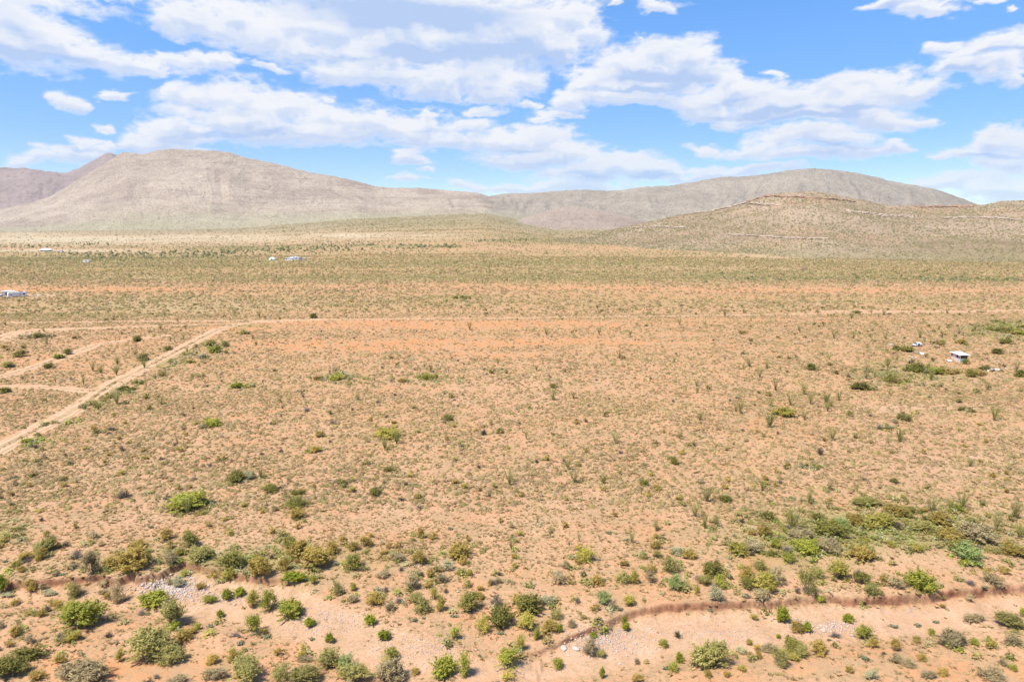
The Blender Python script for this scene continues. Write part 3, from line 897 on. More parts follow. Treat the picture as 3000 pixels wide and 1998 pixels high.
def ocotillo_mesh(var, big=False):
    """wands and leaves in one mesh; unit height"""
    key = ('oco', var, big)
    if key not in _cache:
        rg = np.random.default_rng(500 + var)
        n = int(rg.integers(14, 24)) + (14 if big else 0)
        Ps = []
        for i in range(n):
            a = rg.uniform(0, 2 * math.pi); l = rg.uniform(.10, .46) if not big else rg.uniform(.08, .60)
            h = rg.uniform(.7, 1.0)
            tt = np.linspace(0, 1, 7)[:, None]
            p = np.concatenate([math.cos(a) * l * tt ** 1.15 + .02 * rg.normal(size=tt.shape) * tt, math.sin(a) * l * tt ** 1.15, h * tt], 1)
            Ps.append(p)
        r = .009
        V, F = tubes(Ps, r, r * .55, 3)
        c0 = np.array([(.44, .42, .13), (.52, .46, .18), (.40, .40, .12), (.55, .46, .21)])[var % 4]
        tint = np.tile(c0 * .8, (len(V), 1)) * rg.uniform(.75, 1.2, (len(V), 1))
        PP = np.concatenate([p[1:] for p in Ps])
        PP = np.repeat(PP, 14, 0) + rg.normal(size=(len(PP) * 14, 3)) * np.array([.012, .012, .06])
        N = unit(rg.normal(size=PP.shape))
        V2, F2 = quads(PP, N, .020, 1.8, rg)
        t2 = np.repeat(c0 * rg.uniform(.75, 1.35, (len(PP), 1)), 4, 0)
        W_ = mesh_np("ocotillo", np.concatenate([V, V2]), np.concatenate([F, F2 + len(V)]), mat=M_LEAF, attrs={'tint': np.concatenate([tint, t2])}, link=False)
        Wn = mesh_np("wands", V, F, mat=M_LEAF, attrs={'tint': tint}, link=False)
        Lf = mesh_np("foliage", V2, F2, mat=M_LEAF, attrs={'tint': t2}, link=False)
        _cache[key] = (W_, Wn, Lf)
    return _cache[key]

def pear_mesh(var):
    """prickly pear: a low heap of flat oval pads; unit width"""
    key = ('pear', var)
    if key not in _cache:
        rg = np.random.default_rng(700 + var)
        Vs, Fs, Ts = [], [], []; base = 0
        for i in range(80):
            c = np.array([rg.normal() * .17, rg.normal() * .17, rg.uniform(.04, .30)])
            c[:2] *= min(1, .34 / (np.hypot(*c[:2]) + 1e-6))
            n = unit(rg.normal(size=3)); u = unit(np.cross(n, [0, 0, 1.])); v = np.cross(n, u)
            if v[2] < 0: v = -v
            ang = np.arange(8) / 8 * 2 * math.pi
            r = rg.uniform(.065, .10)
            ring = c + r * (u * np.cos(ang)[:, None] * .75 + v * np.sin(ang)[:, None])
            P = np.concatenate([ring, [c + n * r * .28, c - n * r * .28]])
            F = [[k, (k + 1) % 8, 8] for k in range(8)] + [[(k + 1) % 8, k, 9] for k in range(8)]
            Vs.append(P); Fs.append(np.array(F) + base); base += 10
            col = np.array([(.38, .42, .25), (.46, .47, .30), (.30, .35, .19)][rg.integers(3)])
            Ts.append(np.tile(col, (10, 1)))
        _cache[key] = mesh_np("prickly_pear", np.concatenate(Vs), F3=np.concatenate(Fs), mat=M_LEAF, attrs={'tint': np.concatenate(Ts)}, link=False)
    return _cache[key]

def rosette_mesh():
    if 'ros' not in _cache:
        rg = np.random.default_rng(4); V, F, t = [], [], []
        for i in range(60):
            a = rg.uniform(0, 2 * math.pi); e = rg.uniform(.1, 1.3)
            d = np.array([math.cos(a) * math.cos(e), math.sin(a) * math.cos(e), math.sin(e)])
            s = unit(np.cross(d, [0, 0, 1.])) * .022; L = .5 * rg.uniform(.8, 1.1)
            b = len(V)
            V += [-s, s, d * L * .55 + s * .8, d * L, d * L * .55 - s * .8]
            F += [[b, b + 1, b + 2], [b, b + 2, b + 4], [b + 4, b + 2, b + 3]]
            t += [np.array([.11, .13, .06]) * rg.uniform(.8, 1.3)] * 5
        _cache['ros'] = mesh_np("rosette", np.array(V), F3=np.array(F), mat=M_LEAF, attrs={'tint': np.array(t)}, link=False)
    return _cache['ros']

def inst(name, me, loc, scale, rz, parent=None):
    o = bpy.data.objects.new(name, me)
    COL.objects.link(o)
    o.location = loc; o.scale = scale; o.rotation_euler = (0, 0, rz)
    if parent: o.parent = parent
    return o

CAT = {'bright': ('green_bush', 'bush'), 'yellow': ('yellow_green_bush', 'bush'), 'vivid': ('green_shrub', 'shrub'), 'greygreen': ('mesquite_bush', 'bush'), 'olive': ('olive_shrub', 'shrub'),
       'dark': ('dark_green_bush', 'bush'), 'teal': ('teal_bush', 'bush'), 'grey': ('grey_bush', 'bush'), 'pale': ('pale_shrub', 'shrub'), 'dead': ('dead_shrub', 'dead shrub'),
       'oco': ('ocotillo', 'cactus'), 'pear': ('prickly_pear', 'cactus'), 'agave': ('agave', 'agave')}
_vi = [0]
USED = []
LANDMARKS = []

def measure(px, by, wp, hp):
    """where a plant stands and how wide, deep and tall it is, from its outline in the photograph"""
    x, y, z = ground(px, by)
    f = y * cp + (CAM_H - z) * sp
    m = f / FPX
    dep = math.atan2(CAM_H - z, y)
    w = wp * m * .90
    H = hp * m * .95
    wy = min(w, .62 * H / math.sin(dep), 1.25 * w)
    a = wy / 2 * math.sin(dep)
    h = math.sqrt(max((H - a) ** 2 - a * a * .9, (.3 * H) ** 2)) / math.cos(dep)
    h = min(max(h, .2 * w), 1.7 * w)
    k_ = (y + wy / 2 * .8) / y
    return x * k_, y * k_, zg1(x * k_, y * k_), w, wy, h, m, H

def brush_patch(nm, kind, x, y, w, wy, h, v, label, cat, group):
    """a low sprawl of brush, growing in overlapping clumps"""
    rg = np.random.default_rng(v * 13 + 5)
    wy = max(wy, .45 * w)
    cs = max(.9, min(h * 1.5, 2.0)); n = int(np.clip(1.5 * w * wy / cs ** 2, 5, 60))
    Vs, Fs, Ts = [], [], []; nv = 0
    cx_, cy_ = 0.0, 0.0
    for i in range(n):
        a = rg.uniform(0, 6.28); r = rg.uniform() ** .6
        ox_, oy_ = math.cos(a) * r * w * .46, math.sin(a) * r * wy * .46
        kk = kind if rg.uniform() < .6 else ('olive', 'greygreen', 'yellow', 'pale')[int(rg.integers(4))]
        ck = ('bp', kk, int(rg.integers(4)))
        if ck not in _cache:
            _cache[ck] = crown(kk, 60 + ck[2] + ord(kk[0]), 260, 16)
        V, F, t, _ = _cache[ck]
        ctr_ = V.reshape(-1, 4, 3).mean(1, keepdims=True)
        V = (ctr_ + (V.reshape(-1, 4, 3) - ctr_) * 1.9).reshape(-1, 3)
        s_ = cs * rg.uniform(.6, 1.25) * (1.1 - .4 * r)
        V = V * np.array([s_ * 1.25, s_ * 1.1, min(h, s_ * .8) * rg.uniform(.6, 1.15)]) + np.array([ox_, oy_, float(zg1(x + ox_, y + oy_)) - zg1(x, y)])
        Vs.append(V); Fs.append(F + nv); nv += len(V); Ts.append(t * rg.uniform(.8, 1.15) * np.array([.95, .92, 1.1]))
    o = mesh_np(nm, np.concatenate(Vs), np.concatenate(Fs), mat=M_LEAF, attrs={'tint': np.concatenate(Ts)})
    o.location = (x, y, zg1(x, y))
    tag(o, label, cat, group)
    return o

def plant(px, by, wp, hp, kind, label, group=None):
    x, y, z, w, wy, h, m, H = measure(px, by, wp, hp)
    _vi[0] += 1; v = _vi[0]
    rz = (v * 2.399) % 6.283
    if wy < .8 * w: rz = math.pi * (v % 2)
    USED.append((x, y, w * .5))
    if kind not in ('oco',): LANDMARKS.append((x, y, label))
    nm, cat = CAT[kind]
    if kind in ('oco',):
        x, y, z = ground(px, by)
        hh = H * 1.04; o = bpy.data.objects.new(nm, None); COL.objects.link(o)
        o.location = (x, y, z); o.rotation_euler = (0, 0, rz)
        ww = max(w, hh * .4)
        big = w > .75 * hh
        k = ww / (1.0 if big else .8)
        _, Wn, Lf = ocotillo_mesh(v % 6, big)
        inst("wands", Wn, (0, 0, 0), (k, k, hh), 0, o); inst("foliage", Lf, (0, 0, 0), (k, k, hh), 0, o)
        o.empty_display_size = .3
        tag(o, label, cat, group); return o
    if kind == 'dead':
        o = inst(nm, twig_mesh(v % 6), (x, y, z - .02), (w * 1.1, wy * 1.05, h * 1.05), rz)
        tag(o, label, cat, group); return o
    if kind == 'pear':
        o = inst(nm, pear_mesh(v % 4), (x, y, z), (w, wy, min(w, h * 1.6)), rz)
        tag(o, label, cat, group); return o
    if kind == 'agave':
        o = inst(nm, rosette_mesh(), (x, y, z), (w, w, w), rz)
        tag(o, label, cat, group); return o
    if wp > 2.3 * hp and y > 95:
        return brush_patch(nm, kind, x, y, w, wy, h, v, label, cat, group)
    fol, st = bush_meshes(kind, v % 4, w > 2.2)
    o = bpy.data.objects.new(nm, None); COL.objects.link(o)
    o.location = (x, y, z); o.rotation_euler = (0, 0, rz); o.empty_display_size = .3
    inst("stems", st, (0, 0, 0), (w, wy, h), 0, o)
    inst("foliage", fol, (0, 0, 0), (w, wy, h), 0, o)
    tag(o, label, cat, group)
    return o

R1 = (0, 1500, 2.355); R2 = (1000, 1500, 2.355); R3 = (2000, 1450, 2.355)
HERO = [
 (R1,[
 (15,580,100,135,'vivid',"yellow-green bush cut by the left edge, at the foot of the eroded bank"),
 (110,645,80,52,'olive',"low olive shrub right of the bright bush at the left edge"),
 (215,565,110,90,'olive',"brownish shrub hanging on the left part of the red bank"),
 (525,605,110,110,'greygreen',"round grey-green bush just above the big feathery light green bush on the left"),
 (590,830,250,215,'bright',"big feathery light green bush with a dead branch at its left foot"),
 (500,720,130,120,'bright',"pale upper left lobe bush joined to the big feathery bush"),
 (510,905,120,90,'yellow',"yellow-green sprig hanging below the big feathery bush on the left"),
 (825,635,100,155,'grey',"tall thin grey-green bush left of the pale gravel patch"),
 (1060,668,210,122,'bright',"long bright green mound directly below the pale gravel patch"),
 (1198,790,170,200,'greygreen',"dense grey-green bush standing above the widest mesquite, green at its foot"),
 (1205,815,90,60,'vivid',"small vivid green shrub at the foot of the dense grey-green bush"),
 (1060,1040,290,250,'greygreen',"widest grey-green mesquite in the lower left, spreading over bare sand"),
 (1175,1060,210,150,'greygreen',"dusty lower half of the mesquite clump, nearest the bottom"),
 (1270,905,120,95,'olive',"dark olive arching shrub on the right flank of the big mesquite"),
 (1320,850,80,60,'olive',"thin olive shrub leading from the mesquite to a little round green one"),
 (1365,812,52,52,'bright',"little round green shrub above and right of the big mesquite"),
 (1520,732,58,55,'vivid',"small ragged green shrub alone on sand under the rocky terrace"),
 (1565,612,90,85,'vivid',"left one of two bright shrubs among pale stones"),
 (1645,590,100,72,'vivid',"right one of two bright shrubs among pale stones"),
 (1450,632,130,60,'bright',"low pale green shrub left of the stones by the wash"),
 (1752,668,108,125,'yellow',"mustard coloured bush leaning on a taller green one"),
 (1865,695,130,168,'bright',"tall green bush directly right of the mustard coloured bush"),
 (2005,752,175,148,'bright',"round bright green bush with yellow top on the edge of the wash"),
 (1750,852,120,152,'bright',"upright green bush alone below the mustard coloured bush"),
 (2135,802,84,72,'vivid',"small yellow-green shrub right below the round bright bush"),
 (2270,908,76,76,'vivid',"compact bright shrub on the left brink of the wash"),
 (2275,1095,180,170,'greygreen',"left half of the broad grey-green bush at the wash edge, bottom centre-left"),
 (2390,1100,150,125,'teal',"right half of the broad grey-green bush at the wash edge"),
 (1610,1048,92,105,'olive',"upright olive bush in the sand above the bottom bushes"),
 (1465,1055,105,72,'olive',"low olive shrub left of the upright olive bush near the bottom"),
 (1715,1192,250,190,'greygreen',"large dusty bush with brown centre cut by the bottom edge"),
 (1930,1190,160,140,'greygreen',"dusty green bush between two others on the bottom edge"),
 (2115,1195,220,140,'greygreen',"broad green bush on the bottom edge, left of a sandy gap"),
 (1480,1168,180,92,'grey',"sprawling half-dead green bush left of the large dusty bottom bush"),
 (585,1200,370,175,'grey',"widest brownish grey bush on the bottom edge at left"),
 (60,1160,220,150,'dark',"dark dusty thicket in the bottom left corner"),
 (200,1030,230,90,'dark',"dark low bush in the left corner above the thicket"),
 (265,1172,110,85,'olive',"small green bush between corner thicket and the widest brown bush"),
 (1225,1195,180,70,'grey',"low grey-green bush cut by the bottom edge below the mesquite"),
 (1605,405,165,130,'dark',"dark round bush on the bank edge with lighter shrub below it"),
 (1580,482,110,95,'yellow',"yellowish shrub under the dark round bush on the bank"),
 (1800,472,160,155,'olive',"tall olive bush on the bank right of the dark round bush"),
 (2035,508,160,82,'vivid',"low bright green shrub on the wash side of the bank"),
 (2165,503,62,72,'bright',"small upright green shrub right of the low bright one on the bank"),
 (2325,580,76,112,'greygreen',"dusty upright shrub on the sandy bank"),
 (1390,542,74,60,'olive',"small olive shrub at the right end of the gravel patch"),
 (1285,452,84,52,'bright',"bright green tuft on top of the gravel patch"),
 (1240,522,112,75,'pale',"pale weedy shrub in the middle of the gravel patch"),
 (330,285,150,115,'greygreen',"dusty olive bush on the flat above the left bank"),
 (285,335,90,90,'olive',"olive bush joined to the foot of the dusty one on the left flat"),
 (185,338,92,72,'olive',"small dark olive bush on the far left flat"),
 (530,335,122,92,'dead',"pale leafless shrub lying on the left flat above the bank"),
 (930,430,220,175,'olive',"largest olive bush overhanging the red bank left of the gravel"),
 (790,400,130,105,'olive',"olive bush left of the largest overhanging one on the bank"),
 (640,440,130,170,'grey',"brown-grey straggling bush draped down the red bank"),
 (1170,372,112,100,'grey',"dusty bush at the top edge of the red bank"),
 (1235,308,84,62,'yellow',"small mustard shrub above the end of the red bank"),
 (1380,350,150,110,'greygreen',"grey-green bush right above the gravel patch"),
 (2180,400,200,170,'olive',"large olive thicket on the bank at centre left"),
 (2060,330,150,130,'olive',"olive bush at the upper left of the centre-left thicket"),
 (1960,415,90,110,'olive',"slim olive bush between two thickets on the bank"),
 (2000,250,110,80,'dark',"dark tuft of brush above the centre-left thicket"),
 (2290,300,110,100,'olive',"olive bush right above the centre-left thicket"),
 (1320,250,130,120,'dark',"tall dark olive bush standing behind the bank"),
 (1150,200,100,90,'olive',"olive shrub standing left of the dark one behind the bank"),
 (950,270,120,80,'olive',"shaggy shrub behind the red bank at left"),
 (420,902,62,75,'dead',"small grey dead branch at the foot of the feathery bush"),
 (680,642,28,55,'dead',"brown dead stump right of the feathery bush"),
 (285,728,84,52,'olive',"squat shrub on open sand left of the feathery bush"),
 (110,848,92,62,'olive',"squat olive shrub on sand near the left edge"),
 (400,675,82,62,'olive',"squat shrub touching the upper left of the feathery bush"),
 (200,712,62,40,'olive',"tiny olive shrub on sand at the left"),
 (720,520,90,55,'grey',"low brownish shrub at the foot of the red bank"),
 (710,575,80,38,'grey',"flat grey shrub between the bank and the feathery bush"),
 (340,585,110,50,'pale',"pale flat shrub on the sandy strip at left"),
 (50,600,90,42,'pale',"pale flat plant beside the bush at the left edge"),
 (1850,880,90,60,'pear',"pale cactus clump right of the upright green bush"),
 (2150,890,70,40,'pear',"pale cactus clump left of the compact bright shrub"),
 (1630,870,110,50,'dead',"grey dead twigs lying on sand below the rocky terrace"),
 (2110,1035,140,50,'grey',"low brown shrub left of the broad grey-green wash bush"),
 (150,420,60,50,'olive',"little shrub on the sandy slope above the left bank"),
 (390,445,60,40,'grey',"small grey shrub half way down the left bank"),
 (830,1040,60,110,'yellow',"thin yellow-green shrub left of the widest mesquite"),
 (415,1055,100,60,'olive',"small shrub on sand above the widest brown bush"),
 (1085,1160,70,50,'dead',"tiny grey twig shrub on orange sand at the bottom"),
 ]),
 (R2,[
 (90,412,135,130,'dark',"dark grey-green bush on the bank in line with two olive thickets"),
 (285,462,125,62,'grey',"low grey-green shrub on the slope right of the dark bank bush"),
 (490,552,115,112,'grey',"thin straw coloured bush on the sandy slope"),
 (232,655,135,105,'olive',"rounded olive bush on the upper edge of the wash"),
 (520,640,120,85,'greygreen',"upper left half of the leaning grey-green bush"),
 (560,708,130,110,'greygreen',"lower right half of the leaning grey-green bush"),
 (690,690,70,170,'yellow',"tall thin yellow-green bush on the sandy slope"),
 (640,610,60,90,'yellow',"slim yellow shrub left of the tall thin one"),
 (735,410,95,85,'pale',"pale silvery bush above the sandy clearing"),
 (830,442,84,62,'greygreen',"grey-green shrub right of the pale silvery bush"),
 (885,445,50,55,'yellow',"small tan shrub at the clearing's left side"),
 (692,492,95,70,'grey',"grey shrub below the pale silvery bush"),
 (615,460,62,65,'olive',"olive shrub left of the grey one on the slope"),
 (870,527,62,64,'greygreen',"small round soft green shrub on the sandy clearing"),
 (890,712,160,155,'dark',"dark green bush left of the lavender bush"),
 (955,610,80,60,'olive',"olive shrub peeking over the dark green bush"),
 (1065,675,135,125,'dead',"round lavender-grey leafless bush between two green ones"),
 (1303,722,185,152,'dark',"dense deep green bush with knobbly crown in the central clump"),
 (1210,640,100,75,'olive',"olive shrub behind the knobbly deep green bush"),
 (1095,812,170,155,'dark',"dark green bush below the lavender-grey bush"),
 (1275,822,130,128,'yellow',"mustard bush below the knobbly deep green bush"),
 (980,845,115,115,'yellow',"dull yellow bush left of the dark green one in the central clump"),
 (1480,755,95,92,'greygreen',"grey-green bush at the right of the central clump"),
 (1440,842,145,100,'olive',"low olive bush at the lower right of the central clump"),
 (1505,837,42,62,'vivid',"small vivid shrub on the right edge of the central clump"),
 (1345,888,62,90,'bright',"upright green shrub hanging below the central clump"),
 (1235,962,72,130,'yellow',"tall yellow-green bush below the central clump, by the wash"),
 (1430,645,135,72,'pale',"pale grey-green shrub right of the knobbly bush"),
 (210,795,96,88,'vivid',"vivid green shrub in the wash, upper one of two"),
 (305,893,98,88,'vivid',"vivid green shrub in the wash, lower one of two"),
 (780,890,82,92,'bright',"yellowish shrub alone in the middle of the wash"),
 (345,1040,122,112,'bright',"light green bush on the south edge of the wash"),
 (310,1075,80,70,'olive',"olive foot shrub of the light green bush at the wash"),
 (100,1192,220,135,'greygreen',"grey-green bush cut by the bottom edge beside a sandy gap"),
 (345,1200,215,185,'grey',"large pale half-dead bush on the bottom edge"),
 (510,1130,70,60,'olive',"small olive shrub right of the pale half-dead bush"),
 (715,1152,195,142,'bright',"broad yellow-green bush at the bottom with an upright neighbour"),
 (862,1148,112,175,'bright',"upright light green stemmy bush touching the broad yellow-green one"),
 (1145,1100,175,152,'bright',"small light green tree with forked trunk at the wash edge"),
 (1490,1092,102,88,'bright',"compact bright green bush below the small white boulder"),
 (1795,1152,48,112,'vivid',"slim bright green shrub near the bottom, standing alone"),
 (1715,1000,115,125,'grey',"dusty half-dead bush in the wash beside the pale slabs"),
 (1790,1010,80,70,'greygreen',"grey-green shrub attached to the half-dead bush in the wash"),
 (1740,872,62,46,'vivid',"bright green tuft above the dusty bush in the wash"),
 (1955,790,42,80,'vivid',"upper shoot of the vivid shrub under the cut bank"),
 (1962,822,60,62,'vivid',"vivid green shrub under the cut bank where it bends"),
 (2320,882,105,85,'agave',"dark spiky agave on the south side of the wash"),
 (2222,942,75,68,'bright',"small soft green shrub left below the agave"),
 (2292,1112,82,82,'bright',"green shrub at the left foot of the largest round bush"),
 (2335,1045,72,72,'vivid',"bright green shrub left of the largest round bush"),
 (2042,1180,90,62,'olive',"low shrub on the bottom edge beside pale cactus"),
 (2035,1052,52,42,'grey',"tiny grey shrub on pale sand south of the wash"),
 (1680,352,122,108,'yellow',"mustard bush on the slope above the sandy clearing"),
 (1500,500,132,100,'grey',"grey straggly bush in the clearing"),
 (1540,400,84,64,'grey',"pale grey shrub just above the straggly clearing bush"),
 (1670,450,54,55,'dead',"little lavender twig shrub in the clearing"),
 (1765,515,92,80,'olive',"olive shrub at the clearing's right side"),
 (1940,502,115,100,'greygreen',"grey-olive bush left of a yellowish one"),
 (2020,505,80,100,'yellow',"yellowish upright bush attached to the grey-olive one"),
 (2125,495,95,92,'grey',"grey bush between the yellowish bush and the teal one"),
 (2140,420,80,60,'olive',"small olive shrub behind the grey bush"),
 (2270,435,125,130,'greygreen',"grey-green round bush directly above the teal one"),
 (2308,553,125,130,'teal',"round blue-green bush, bluest in the photo"),
 (1815,655,115,108,'teal',"soft grey-green bush above the bend of the cut bank"),
 (1990,652,92,82,'yellow',"low yellow-green shrub right above the cut bank"),
 (1630,640,62,62,'dead',"grey twig shrub at the clearing's lower right"),
 (1592,800,66,66,'grey',"grey shrub above the left end of the cut bank"),
 (510,765,62,50,'pear',"pale cactus by the leaning grey-green bush"),
 (570,742,36,36,'pear',"single pale cactus head right of the leaning bush"),
 (1780,770,80,100,'pear',"whitish cactus on the lip of the cut bank"),
 (1925,690,64,64,'pear',"pale cactus on the bank left of the yellow-green shrub"),
 (2310,305,95,70,'pale',"silvery pale shrub above the grey-green round bush"),
 (2180,320,62,62,'greygreen',"small grey-green shrub left of the silvery one"),
 (2085,330,62,54,'greygreen',"small soft green shrub on bare sand left of the silvery ones"),
 (2170,262,90,60,'olive',"olive shrub above the silvery ones"),
 (1172,255,62,70,'oco',"small ocotillo above the sandy clearing, left one"),
 (2002,210,66,92,'oco',"forked ocotillo with bare lower stems above the mustard bush"),
 (2172,130,72,92,'oco',"pale ocotillo up the slope at centre right"),
 (1640,205,30,62,'oco',"slim ocotillo left of the forked one"),
 (1442,175,34,82,'oco',"slim pale ocotillo above the sandy clearing, middle one"),
 (1355,75,40,60,'oco',"slim ocotillo high on the slope above the clearing"),
 (1820,838,48,26,'vivid',"low green tuft on the wash floor under the bank"),
 (820,330,190,110,'olive',"wide olive and silver scrub clump at the top of the slope"),
 (540,370,110,110,'olive',"tall olive scrub above pale stones on the slope"),
 (380,345,120,70,'grey',"low grey-olive scrub on the slope"),
 (175,250,90,90,'olive',"olive bush above the dark bank bush"),
 (80,270,90,70,'olive',"olive bush capping the dark bank bush"),
 (545,180,60,80,'olive',"slim olive shrub further up the slope"),
 (1195,325,50,40,'olive',"small olive shrub above the clearing's top edge"),
 (1195,393,46,46,'yellow',"small mustard shrub inside the clearing's top edge"),
 (1030,510,40,45,'olive',"small olive shrub on the clearing's left part"),
 (1085,500,56,50,'grey',"small grey-olive shrub on the clearing's left part"),
 (1088,440,40,42,'dead',"tiny dead shrub at the clearing's left"),
 (960,545,56,40,'olive',"small olive shrub right of the round soft green one"),
 (305,560,60,60,'dead',"grey twig shrub above the rounded olive bush"),
 (85,545,56,60,'yellow',"small yellow-green shrub on the slope by the bank"),
 (85,630,70,60,'grey',"brownish shrub near the upper wash edge"),
 (340,690,90,60,'grey',"faded shrub right of the rounded olive bush"),
 (780,730,90,36,'pear',"row of pale cactus left of the dark green bush"),
 (1100,850,110,40,'pear',"pale cactus cluster at the foot of the dark green bushes"),
 ]),
 (R3,[
 (755,238,150,165,'oco',"largest bright green ocotillo, vase shaped, above the thicket"),
 (210,570,155,112,'dark',"dark bush with grey-green skirts left above the bank"),
 (150,630,110,90,'greygreen',"grey-green skirt bush on the left of the dark one"),
 (260,650,110,100,'bright',"fresh green shrub at the right foot of the dark bush"),
 (225,745,105,115,'pale',"silvery shrub on the lip of the bank below the dark bush"),
 (430,600,130,110,'olive',"pale olive bush left of the big mustard-green one"),
 (450,660,110,90,'dark',"dark green shrub inside the clump above the bank"),
 (555,690,160,150,'yellow',"big mustard-green bush just above the bank"),
 (540,745,130,90,'grey',"grey twiggy shrub under the mustard-green bush, at the bank lip"),
 (530,525,105,84,'greygreen',"small grey-green bush behind the mustard-green one"),
 (648,635,145,135,'grey',"grey bush right of the mustard-green one"),
 (850,745,130,195,'greygreen',"tall silvery green bush beside two earth hollows on the bank"),
 (920,585,115,92,'greygreen',"grey-green shrub up right of the tall silvery bush"),
 (715,410,95,72,'dead',"lavender leafless top bush above a fresh green one"),
 (730,478,115,78,'bright',"fresh green bush below the lavender leafless one"),
 (610,425,60,50,'dark',"small dark green shrub left of the lavender bush"),
 (845,418,180,120,'bright',"bright green bush at the lower edge of the thicket"),
 (1005,410,150,115,'grey',"silver-grey bush at the right of the bright thicket bush"),
 (1010,300,220,130,'dark',"broad deep green bush in the middle of the thicket"),
 (940,195,105,72,'dark',"very dark bush at the top of the thicket"),
 (800,325,180,95,'grey',"dark grey-brown bush in the thicket under the big ocotillo"),
 (1080,250,130,90,'teal',"grey-green shrub at the thicket's upper right"),
 (1235,465,165,110,'olive',"wide olive-green bush right below the thicket"),
 (1205,400,100,84,'greygreen',"grey-green shrub atop the wide olive-green bush"),
 (1085,597,145,145,'yellow',"airy yellow-olive bush left of the lavender-topped one"),
 (1210,590,110,90,'dead',"lavender top of the dark bush above the bank"),
 (1232,632,130,105,'dark',"dark bush with lavender crown above the bank"),
 (1312,708,130,92,'greygreen',"rounded sage bush right on the bank lip"),
 (1650,682,185,155,'bright',"large lime-green bush on the bank right of centre"),
 (1560,620,80,70,'bright',"small lime-green side bush at the left of the large one"),
 (1465,660,140,95,'grey',"grey bush left of the large lime-green one"),
 (1395,605,80,50,'olive',"olive shrub at the left end of the grey bush"),
 (1965,475,240,150,'teal',"huge blue-green bush on the sandy mound's right side"),
 (1870,400,130,90,'dark',"dark shrub at the left shoulder of the huge blue-green bush"),
 (1980,490,150,50,'bright',"bright green fringe shrub under the huge blue-green bush"),
 (2130,642,145,90,'grey',"grey bush above the gullied part of the bank"),
 (2075,640,90,40,'pear',"pale green cactus beside the grey bush on the bank"),
 (1435,368,62,60,'yellow',"small mustard shrub on the top of the sandy mound"),
 (1612,402,95,72,'yellow',"larger mustard shrub on the sandy mound"),
 (2020,335,245,140,'grey',"big brownish grey bush behind the huge blue-green one"),
 (1845,335,185,110,'olive',"green-brown bush left of the big brownish grey one"),
 (2160,245,95,135,'oco',"bright ocotillo near the right side of the thicket"),
 (1355,245,215,120,'yellow',"yellow-green bush in the long thicket"),
 (1470,155,155,90,'olive',"olive bush at the upper edge of the long thicket"),
 (1180,220,130,90,'olive',"olive shrub between the very dark bush and the yellow-green one"),
 (1270,90,190,80,'greygreen',"pale green shrub patch at the thicket's upper left"),
 (1560,130,90,60,'dark',"dark shrub in the upper middle of the long thicket"),
 (1720,120,90,110,'oco',"ocotillo in the upper middle of the long thicket"),
 (1850,110,90,100,'oco',"ocotillo right of the upper middle of the thicket"),
 (1900,130,80,70,'bright',"fresh green shrub beside the ocotillos"),
 (1780,230,150,110,'olive',"dense olive bush in the long thicket"),
 (1640,260,150,90,'greygreen',"dusty green bush bordering the sandy mound"),
 (1850,215,120,70,'pear',"pale cactus patch in the long thicket"),
 (1480,245,110,70,'dead',"grey leafless shrub beside the yellow-green thicket bush"),
 (2320,292,95,105,'oco',"ocotillo near the right edge above the green strip"),
 (2295,160,110,130,'oco',"tall ocotillo at the right edge of the photo"),
 (2300,435,200,82,'olive',"low green brush strip at the right edge"),
 (2150,408,95,52,'greygreen',"small green shrub right of the huge blue-green bush"),
 (2230,370,110,60,'olive',"olive shrub above the right green strip"),
 (190,1205,290,212,'greygreen',"largest round green mesquite at the bottom, right of centre"),
 (675,893,105,118,'vivid',"green bush in the wash with a leaning top"),
 (490,868,62,52,'yellow',"small yellow-green shrub in the wash bed"),
 (950,718,76,52,'bright',"small green shrub by the right earth hollow"),
 (790,960,112,92,'olive',"olive bush on the south wash edge"),
 (865,962,62,86,'vivid',"bright green half of the pair on the south wash edge"),
 (1140,887,102,62,'vivid',"low green shrub beside the wash's stone patch"),
 (1240,1010,130,118,'bright',"yellow-green bush with dead stalks south of the wash"),
 (1310,1060,80,80,'olive',"olive shrub at the right foot of the yellow-green bush"),
 (750,1090,150,125,'dark',"deep green bush in the middle of the bottom clump"),
 (820,1130,130,110,'greygreen',"grey-green bush at the right of the bottom clump"),
 (600,1088,135,72,'grey',"low silvery bush left of the deep green one"),
 (670,1195,135,135,'greygreen',"dusty bush at the lower left of the bottom clump"),
 (765,1150,90,60,'yellow',"yellow-green shrub at the foot of the bottom clump"),
 (662,992,36,36,'vivid',"tiny neon green round plant south of the wash"),
 (1855,1055,215,125,'grey',"wide grey bush south of the wash at right"),
 (1712,975,62,62,'bright',"bright green shrub at the left end of the wide grey bush"),
 (2000,892,155,72,'grey',"low flat grey-green bush by the wash at right"),
 (2255,928,180,125,'greygreen',"round sage bush near the right edge south of the wash"),
 (2345,850,60,70,'bright',"green bush cut by the right edge beside the wash"),
 (2280,1055,135,82,'grey',"grey bush near the right edge below the sage one"),
 (2010,1042,64,62,'bright',"small green shrub right of the wide grey bush"),
 (2120,1065,84,84,'yellow',"small yellowish shrub between two grey bushes"),
 (1468,1080,72,92,'olive',"upright olive shrub on the sandy ridge"),
 (1612,1022,60,56,'olive',"small olive shrub left of the wide grey bush"),
 (930,1115,120,120,'olive',"airy olive bush right of the bottom clump"),
 (400,1102,84,62,'pale',"pale silver shrub right of the largest round mesquite"),
 (410,1225,64,52,'yellow',"small mustard shrub below the pale silver one"),
 (175,1262,64,52,'olive',"olive shrub under the largest round mesquite"),
 (305,1258,60,45,'olive',"low olive shrub right under the largest round mesquite"),
 (520,1132,56,62,'olive',"slim olive shrub between mesquite and bottom clump"),
